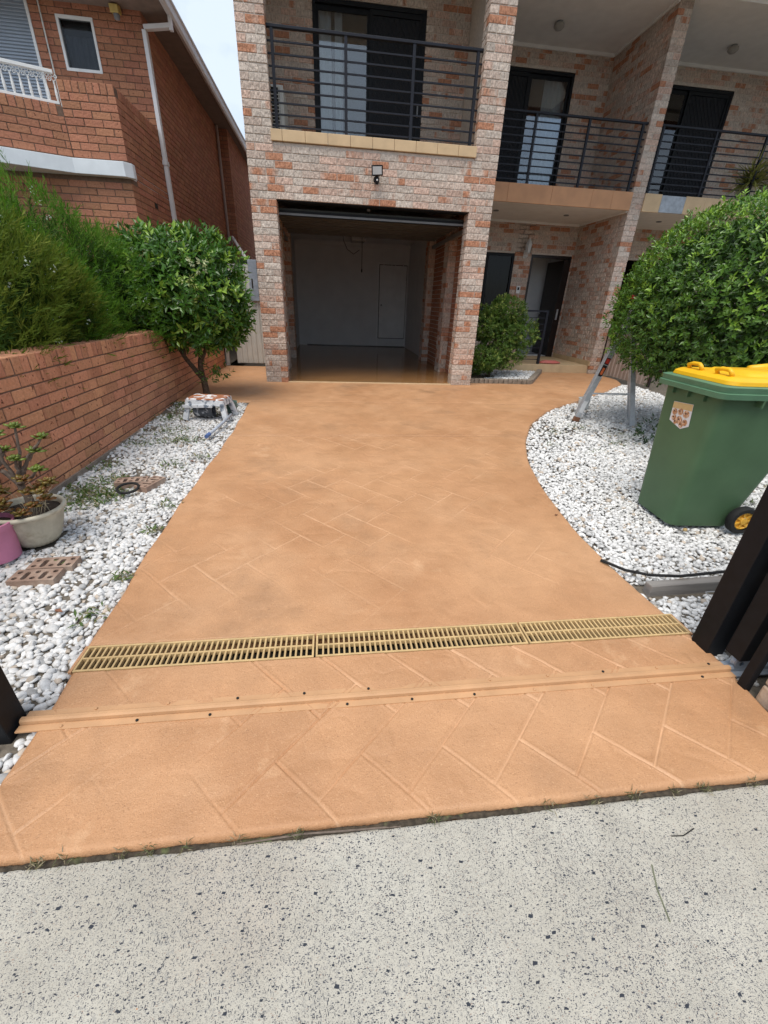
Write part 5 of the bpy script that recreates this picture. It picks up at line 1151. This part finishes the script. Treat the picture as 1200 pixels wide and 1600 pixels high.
# ------------------------------------------------------------------ wheeled bin
t = thing('wheeled_bin', (3.87, -4.72, -.135), 'green wheeled bin with a yellow lid and a cookie sticker on the gravel', 'bin', rz=rad(-4.5))
# local frame: -x is the front (towards the driveway), +x the wheels
def ring(cx, hx, hy, z, r, n=5):
    pts = []
    for (sx, sy, a0) in ((1, 1, 0), (-1, 1, 90), (-1, -1, 180), (1, -1, 270)):
        for k in range(n):
            a = rad(a0+90*k/(n-1)); pts.append((cx+sx*(hx-r)+r*math.cos(a), sy*(hy-r)+r*math.sin(a), z))
    return pts
def loft(q, rings, cap0=True, cap1=True):
    n = len(rings[0]); V = [p for r_ in rings for p in r_]; Fs = [(i*n+k, i*n+(k+1) % n, (i+1)*n+(k+1) % n, (i+1)*n+k) for i in range(len(rings)-1) for k in range(n)]
    if cap0: Fs.append(tuple(range(n))[::-1])
    if cap1: Fs.append(tuple(range((len(rings)-1)*n, len(rings)*n)))
    q.add(V, Fs); return q
q = MB(); loft(q, [ring(-.125, .225, .215, .0, .06), ring(-.123, .233, .222, .02, .065), ring(-.03, .350, .275, .86, .055), ring(-.03, .353, .278, .935, .05)], True, True); q.build('body', 'bin_green', t, smooth=True, local=True)
q = MB(); loft(q, [ring(-.03, .358, .284, .935, .05), ring(-.03, .400, .325, .930, .06), ring(-.03, .402, .328, .962, .06), ring(-.03, .390, .318, .966, .06), ring(-.03, .395, .322, 1.000, .06), ring(-.03, .37, .30, 1.006, .05)], True, True); q.build('rim', 'bin_rim', t, smooth=True, local=True)
for (x, y, sx, sy) in ((-.405, -.15, .03, .006), (-.405, .0, .03, .006), (-.405, .15, .03, .006), (-.15, -.305, .006, .03), (.1, -.305, .006, .03)):
    q = MB(); ex = -.335 if sx > .02 else x; q.box(min(x, x+.06) if sx > .02 else x-sx, (x+.06) if sx > .02 else x+sx, y-sy if sx > .02 else -.325, y+sy if sx > .02 else -.27, .885, .932); q.build('rib', 'bin_green', t, local=True)
q = MB(); loft(q, [ring(-.01, .365, .295, 1.008, .07), ring(-.01, .36, .29, 1.03, .07), ring(-.01, .335, .265, 1.046, .06), ring(0, .30, .24, 1.052, .05)], True, True); ld = q.build('lid', 'lid_yellow', t, smooth=True, local=True)
q = MB(); loft(q, [ring(.03, .22, .19, 1.050, .04), ring(.03, .20, .17, 1.066, .04)], False, True); q.build('raised_panel', 'lid_yellow', ld, smooth=True, local=True)
for sy in (-1, 1):
    q = MB(); q.tube([(-.30, sy*.19, 1.045), (-.32, sy*.19, 1.075), (-.31, sy*.16, 1.085), (-.31, sy*.10, 1.085), (-.32, sy*.07, 1.075), (-.30, sy*.07, 1.045)], .013, 8); q.build('grip', 'lid_yellow', ld, smooth='all', local=True)
    q = MB(); q.tube([(.16, sy*.22, 1.05), (.30, sy*.22, 1.068), (.385, sy*.22, 1.045)], .028, 8); q.build('hinge_arm', 'lid_yellow', ld, smooth='all', local=True)
q = MB(); q.tube([(.40, -.26, 1.0), (.43, -.25, 1.01), (.43, .25, 1.01), (.40, .26, 1.0)], .016, 8); q.build('handle', 'bin_rim', t, smooth='all', local=True)
q = MB(); q.tube([(.115, -.30, .10), (.115, .30, .10)], .012, 8); q.build('axle', 'galvanised', t, local=True)
for sy in (-1, 1):
    yc = sy*.275; q = MB(); q.lathe([(.068, -.028), (.094, -.028), (.103, -.016), (.103, .016), (.094, .028), (.068, .028)], (.115, yc, .085), 32, 'y'); wh = q.build('wheel', 'rubber', t, smooth=True, local=True)
    q = MB(); q.lathe([(.070, -.018), (.060, -.022), (.052, -.010), (.030, -.010), (.024, -.026), (.0, -.028)] if sy < 0 else [(.070, .018), (.060, .022), (.052, .010), (.030, .010), (.024, .026), (.0, .028)], (.115, yc, .085), 28, 'y')
    for k in range(7):
        a = k*6.283/7; q.bar((.115+.022*math.cos(a), yc+sy*.016, .085+.022*math.sin(a)), (.115+.062*math.cos(a), yc+sy*.016, .085+.062*math.sin(a)), .011, .012)
    q.build('hub', 'rim_yellow', wh, local=True)
# sticker on the front, slightly proud of the sloping face
def onface(y, z):
    f = (z-.02)/(.86-.02); return np.array([(-.123-.233)*(1-f)+(-.03-.350)*f - .0025, y, z])
q = MB(); pl = [(.125, .83), (-.065, .845), (-.085, .70), (-.015, .665), (.115, .70)]
q.add([onface(*p) for p in pl], [tuple(range(5))]); stk = q.build('sticker', 'sticker_white', t, local=True)
q = MB(); q.add([onface(y, z)-np.array([.001, 0, 0]) for y, z in [(.123, .828), (-.063, .843), (-.069, .800), (.121, .785)]], [(0, 1, 2, 3)]); q.build('sticker_band', 'sticker_tan', stk, local=True)
r9 = random.Random(4)
for (y, z, r_) in ((.085, .765, .026), (.03, .775, .028), (-.03, .770, .030), (.075, .725, .024), (.02, .720, .032), (-.04, .715, .026), (.05, .70, .018), (-.01, .692, .022)):
    q = MB(); q.add([onface(y+r_*math.cos(a), z+r_*.85*math.sin(a))-np.array([.0018+.0002*r9.random(), 0, 0]) for a in np.linspace(0, 6.28, 13)[:-1]], [tuple(range(12))]); q.build('cookie_print', 'cookie_brown', stk, local=True)
    q = MB(); q.add([onface(y+.006+.007*math.cos(a), z+.004+.006*math.sin(a))-np.array([.0026, 0, 0]) for a in np.linspace(0, 6.28, 9)[:-1]], [tuple(range(8))]); q.build('chip_print', 'chip_dark', stk, local=True)
q = MB(); T, Fi = ico_template(2); q.add(T*np.array([.016, .014, .013])+np.array([3.575, -4.975, -.135]), [tuple(f) for f in Fi]); single('yellow_pebble', q, mat('tan_stone', (.42, .29, .12), .7, .2, 40), (3.575, -4.975, -.14), 'small yellow brown stone touching the corner of the green bin', 'stone', smooth='all')

# ------------------------------------------------------------------ aluminium stepladder half inside the hedge
t = thing('stepladder', (4.7, -2.0, -.07), 'aluminium stepladder with red stickers leaning open into the round hedge', 'ladder')
top = np.array([4.83, -2.12, 1.42]); fA = np.array([4.335, -2.10, -.075]); fB = np.array([5.00, -2.33, -.085]); off = np.array([.225, .36, 0])
def stile(a, b, w_, d_, name, m='aluminium'):
    q = MB(); q.bar(a, b, w_, d_, up=(0, 1, 0)); q.build(name, m, t, bevel=.003)
topA = top + np.array([-.06, .0, 0]); topB = top + np.array([-.10, -.10, -.25])
stile(fA, topA, .075, .028, 'front_stile'); stile(fA+off, topA+off*.8, .075, .028, 'front_stile')
fBt = fB + (np.array([4.66, -2.22, 1.25])-fB)
stile(fB, fBt, .068, .026, 'rear_stile'); stile(fB+off, fBt+off*.8, .068, .026, 'rear_stile')
dA = (topA-fA)
for k in range(4):
    f = .17+.21*k; q = MB(); q.bar(fA+dA*f, fA+dA*f+off*(1-.2*f), .075, .02); q.build('step', 'aluminium', t, bevel=.002)
q = MB(); q.bar(fA+dA*.24+(.02, -.016, 0), fB+(fBt-fB)*.30+(0, -.016, 0), .004, .022); q.build('spreader', 'aluminium', t)
q = MB(); q.bar(topA+(-.03, 0, 0), topA+off*.8+(-.03, .0, 0), .16, .04); q.build('top_cap', 'sticker_red', t, bevel=.004)
def sticker(f0, f1, m, wd=.062, ins=0):
    d = dA/np.linalg.norm(dA); s = np.cross(d, (0, 1, 0)); s /= np.linalg.norm(s); y = np.array([0, -.0155-ins, 0]); q = MB()
    a, b = fA+dA*f0+y, fA+dA*f1+y; q.add([a-s*wd/2, a+s*wd/2, b+s*wd/2, b-s*wd/2], [(0, 1, 2, 3)]); return q.build('sticker', m, t)
sticker(.07, .17, 'sticker_white'); sticker(.385, .475, 'sticker_black'); sticker(.40, .455, 'sticker_orange', .036, .001); sticker(.482, .535, 'sticker_black'); sticker(.49, .528, 'sticker_red', .05, .001)
q = MB(); q.bar(fA+(0, 0, -.012), fA+dA*.03, .08, .034, up=(0, 1, 0)); q.build('foot', 'litter_brown', t)
q = MB(); q.lathe([(0, 0), (.07, 0), (.082, .14), (.088, .145), (.078, .15), (.07, .02), (0, .02)], (4.80, -1.46, -.05), 20); single('paint_tub', q, 'plastic_white', (4.80, -1.46, -.05), 'small white plastic tub behind the foot of the stepladder', 'tub', smooth=True)

# ------------------------------------------------------------------ painter's step stool, bucket, roller pole
t = thing('step_stool', (-.40, -2.05, -.07), 'white plastic step stool splattered with brown paint on the gravel', 'stool', rz=rad(-8))
def lb(q, c, sx, sy, sz, **k): return rbox(q, c, sx, sy, sz, **k)
q = MB(); loft(q, [ring(0, .215, .145, .205, .03), ring(0, .22, .15, .215, .03), ring(0, .21, .14, .238, .03)], True, True); q.build('top', 'stool_top', t, smooth=True, local=True)
q = MB(); loft(q, [ring(0, .232, .162, .165, .03), ring(0, .226, .156, .228, .03)], False, False); q.build('apron', 'stool_white', t, smooth=True, local=True)
for (sx, sy) in ((-1, -1), (1, -1), (-1, 1), (1, 1)):
    q = MB(); a = np.array([sx*.195, sy*.125, .19]); b = np.array([sx*.245, sy*.165, -.01]); q.bar(a, b, .06, .045, up=(0, 1, 0)); q.build('leg', 'stool_white', t, bevel=.008, local=True)
q = MB(); q.bar((-.25, -.17, .15), (.10, -.175, .165), .02, .03); q.build('brace', 'stool_white', t, local=True)
q = MB(); q.lathe([(0, -.11), (.075, -.11), (.085, -.08), (.095, .10), (.10, .11), (.085, .11), (.08, -.06)], (-.47, -2.06, .015), 24, 'x'); single('paint_bucket', q, 'bucket_grey', (-.47, -2.06, -.07), 'dark paint spattered bucket lying on its side under the stool', 'bucket', smooth=True)
q = MB(); q.lathe([(0, -.02), (.06, -.02), (.07, .11), (.075, .115), (.064, .115), (.056, 0)], (-.19, -1.86, -.04), 18); single('green_tub', q, mat('tub_green', (.10, .17, .15), .6, .1, 10), (-.19, -1.86, -.06), 'small grey green tub behind the stool', 'tub', smooth=True)
t = thing('roller_pole', (-.20, -2.55, -.07), 'grey paint roller pole with a blue end lying beside the stool', 'pole')
q = MB(); q.tube([(-.225, -2.86, -.055), (-.17, -2.45, -.035), (-.14, -2.15, -.02)], .017, 10); q.build('pole', 'pole_grey', t, smooth='all')
q = MB(); q.tube([(-.236, -2.94, -.058), (-.225, -2.855, -.055)], .021, 10); q.build('grip', 'pole_blue', t, smooth=True)

# ------------------------------------------------------------------ cored bricks and ring on the gravel
def cored_brick(cx, cy, rz, z, label, grp):
    t = thing('cored_brick', (cx, cy, z), label, 'brick', grp, rz=rz)
    L, W, H = .23, .11, .076; holes = []
    for i in range(5):
        x = -.088+.044*i
        if i % 2: holes.append((x, -.006, .013, .036))
        else: holes += [(x, -.028, .013, .013), (x, .028, .013, .013)]
    bm = bmesh.new(); bmesh.ops.create_cube(bm, size=1); bmesh.ops.scale(bm, vec=(L, W, H), verts=bm.verts); me = bpy.data.meshes.new('clay'); bm.to_mesh(me); bm.free()
    # top plate with real holes: a fine grid where cells inside a hole are left out, walls added below
    nx, ny = 92, 44; X = np.linspace(-L/2, L/2, nx+1); Y = np.linspace(-W/2, W/2, ny+1); q = MB(); V = [(x, y, H) for y in Y for x in X]; Fs = []
    ins = np.zeros((ny, nx), bool)
    for j in range(ny):
        for i in range(nx):
            mx_, my_ = (X[i]+X[i+1])/2, (Y[j]+Y[j+1])/2
            for (hx, hy, a, b) in holes:
                yy = max(abs(my_-hy)-(b-a), 0)
                if (mx_-hx)**2+yy**2 < a*a: ins[j, i] = True
    n0 = len(V)
    idx = lambda i, j: j*(nx+1)+i
    for j in range(ny):
        for i in range(nx):
            if not ins[j, i]: Fs.append((idx(i, j), idx(i+1, j), idx(i+1, j+1), idx(i, j+1)))
            else:
                for (di, dj, p, r_) in ((-1, 0, (i, j), (i, j+1)), (1, 0, (i+1, j+1), (i+1, j)), (0, -1, (i+1, j), (i, j)), (0, 1, (i, j+1), (i+1, j+1))):
                    if not ins[j+dj, i+di]:
                        a, b = V[idx(*p)], V[idx(*r_)]; k = len(V); V += [(a[0], a[1], .01), (b[0], b[1], .01)]; Fs.append((idx(*p), idx(*r_), k+1, k))
    k = len(V); V += [(-L/2, -W/2, 0), (L/2, -W/2, 0), (L/2, W/2, 0), (-L/2, W/2, 0), (-L/2, -W/2, H), (L/2, -W/2, H), (L/2, W/2, H), (-L/2, W/2, H), (-L/2, -W/2, .01), (L/2, -W/2, .01), (L/2, W/2, .01), (-L/2, W/2, .01)]
    Fs += [(k, k+1, k+5, k+4), (k+1, k+2, k+6, k+5), (k+2, k+3, k+7, k+6), (k+3, k, k+4, k+7), (k+8, k+9, k+10, k+11)]
    q.add(V, Fs); bpy.data.meshes.remove(me); return q.build('clay', 'brick_hollow', t, local=True)
cored_brick(-.565, -5.235, .02, -.222, 'cored clay brick lying in the gravel before the pink pot, street side of the pair', 'cored bricks near the pots')
cored_brick(-.535, -5.118, .05, -.220, 'cored clay brick lying in the gravel before the pink pot, house side of the pair', 'cored bricks near the pots')
cored_brick(-.40, -4.03, 1.25, -.178, 'cored clay brick half sunk in the gravel beside the black ring', 'cored bricks near the black ring')
cored_brick(-.55, -4.00, .15, -.172, 'cored clay brick half sunk in the gravel under weeds by the black ring', 'cored bricks near the black ring')
q = MB(); q.tube([(-.52+.075*math.cos(a), -4.15+.07*math.sin(a), -.105+.012*math.sin(a)) for a in np.linspace(0, 6.283, 25)], .010, 8, cap=False); single('black_ring', q, 'rubber', (-.52, -4.15, -.12), 'black rubber ring lying on the gravel beside cored bricks', 'ring', smooth='all')
# red hose coil on the porch step
q = MB(); pts = []
for k in range(80):
    a = k*.32; r_ = 1-.006*k; pts.append((5.95+.26*r_*math.cos(a), 2.02+.12*r_*math.sin(a), PF+.016+.0005*k))
q.tube(pts, .014, 7); single('red_hose', q, 'hose_red', (5.95, 2.02, PF), 'flat coil of red hose lying on the porch step', 'hose', smooth='all')
# dead leaves, twigs
LV = [((2.72, -4.7), .04, 'curled brown leaf on the pebbles at the driveway edge before the bin'), ((-.24, -3.55), .05, 'dark dry leaf on the gravel beside the roller pole'), ((-.32, -5.52), .05, 'dry brown leaf on the gravel near the black gate post')]
for i, ((x, y), L, lbl) in enumerate(LV):
    q = MB(); V, Fq = leaf_geo(np.array([[x, y, float(gz(x, y))+.004]]), np.array([[.8, .5-.4*i, .1]]), np.array([[0, 0, 1.0]]), np.array([L]), np.array([L*.5]), .35, .2)
    V2 = V + np.array([0, 0, .0012]); q.add(V, [tuple(f) for f in Fq]); q.add(V2, [tuple(f) for f in Fq]); single('dead_leaf', q, 'litter_brown', (x, y, float(gz(x, y))), lbl, 'leaf')
q = MB(); q.tube([(1.985, -6.775, -.226), (1.96, -6.83, -.2255), (1.945, -6.90, -.226)], .0022, 5); single('twig', q, mat('twig_green', (.16, .17, .11), .9, .2, 30), (1.96, -6.84, -.228), 'thin grey green grass stalk lying on the footpath', 'twig')
q = MB(); q.tube([(2.19, -6.70, -.225), (2.14, -6.715, -.2252), (2.10, -6.712, -.225)], .0018, 5); single('twig', q, 'rubber', (2.15, -6.71, -.228), 'short dark twig on the footpath near the driveway edge', 'twig')
q = MB(); q.tube([(.75, -6.599, -.222), (.95, -6.596, -.212), (1.06, -6.599, -.214), (1.25, -6.600, -.222)], .0028, 6); single('twig', q, 'stem_grey', (.95, -6.60, -.215), 'long thin dry root in the gap before the footpath', 'twig')
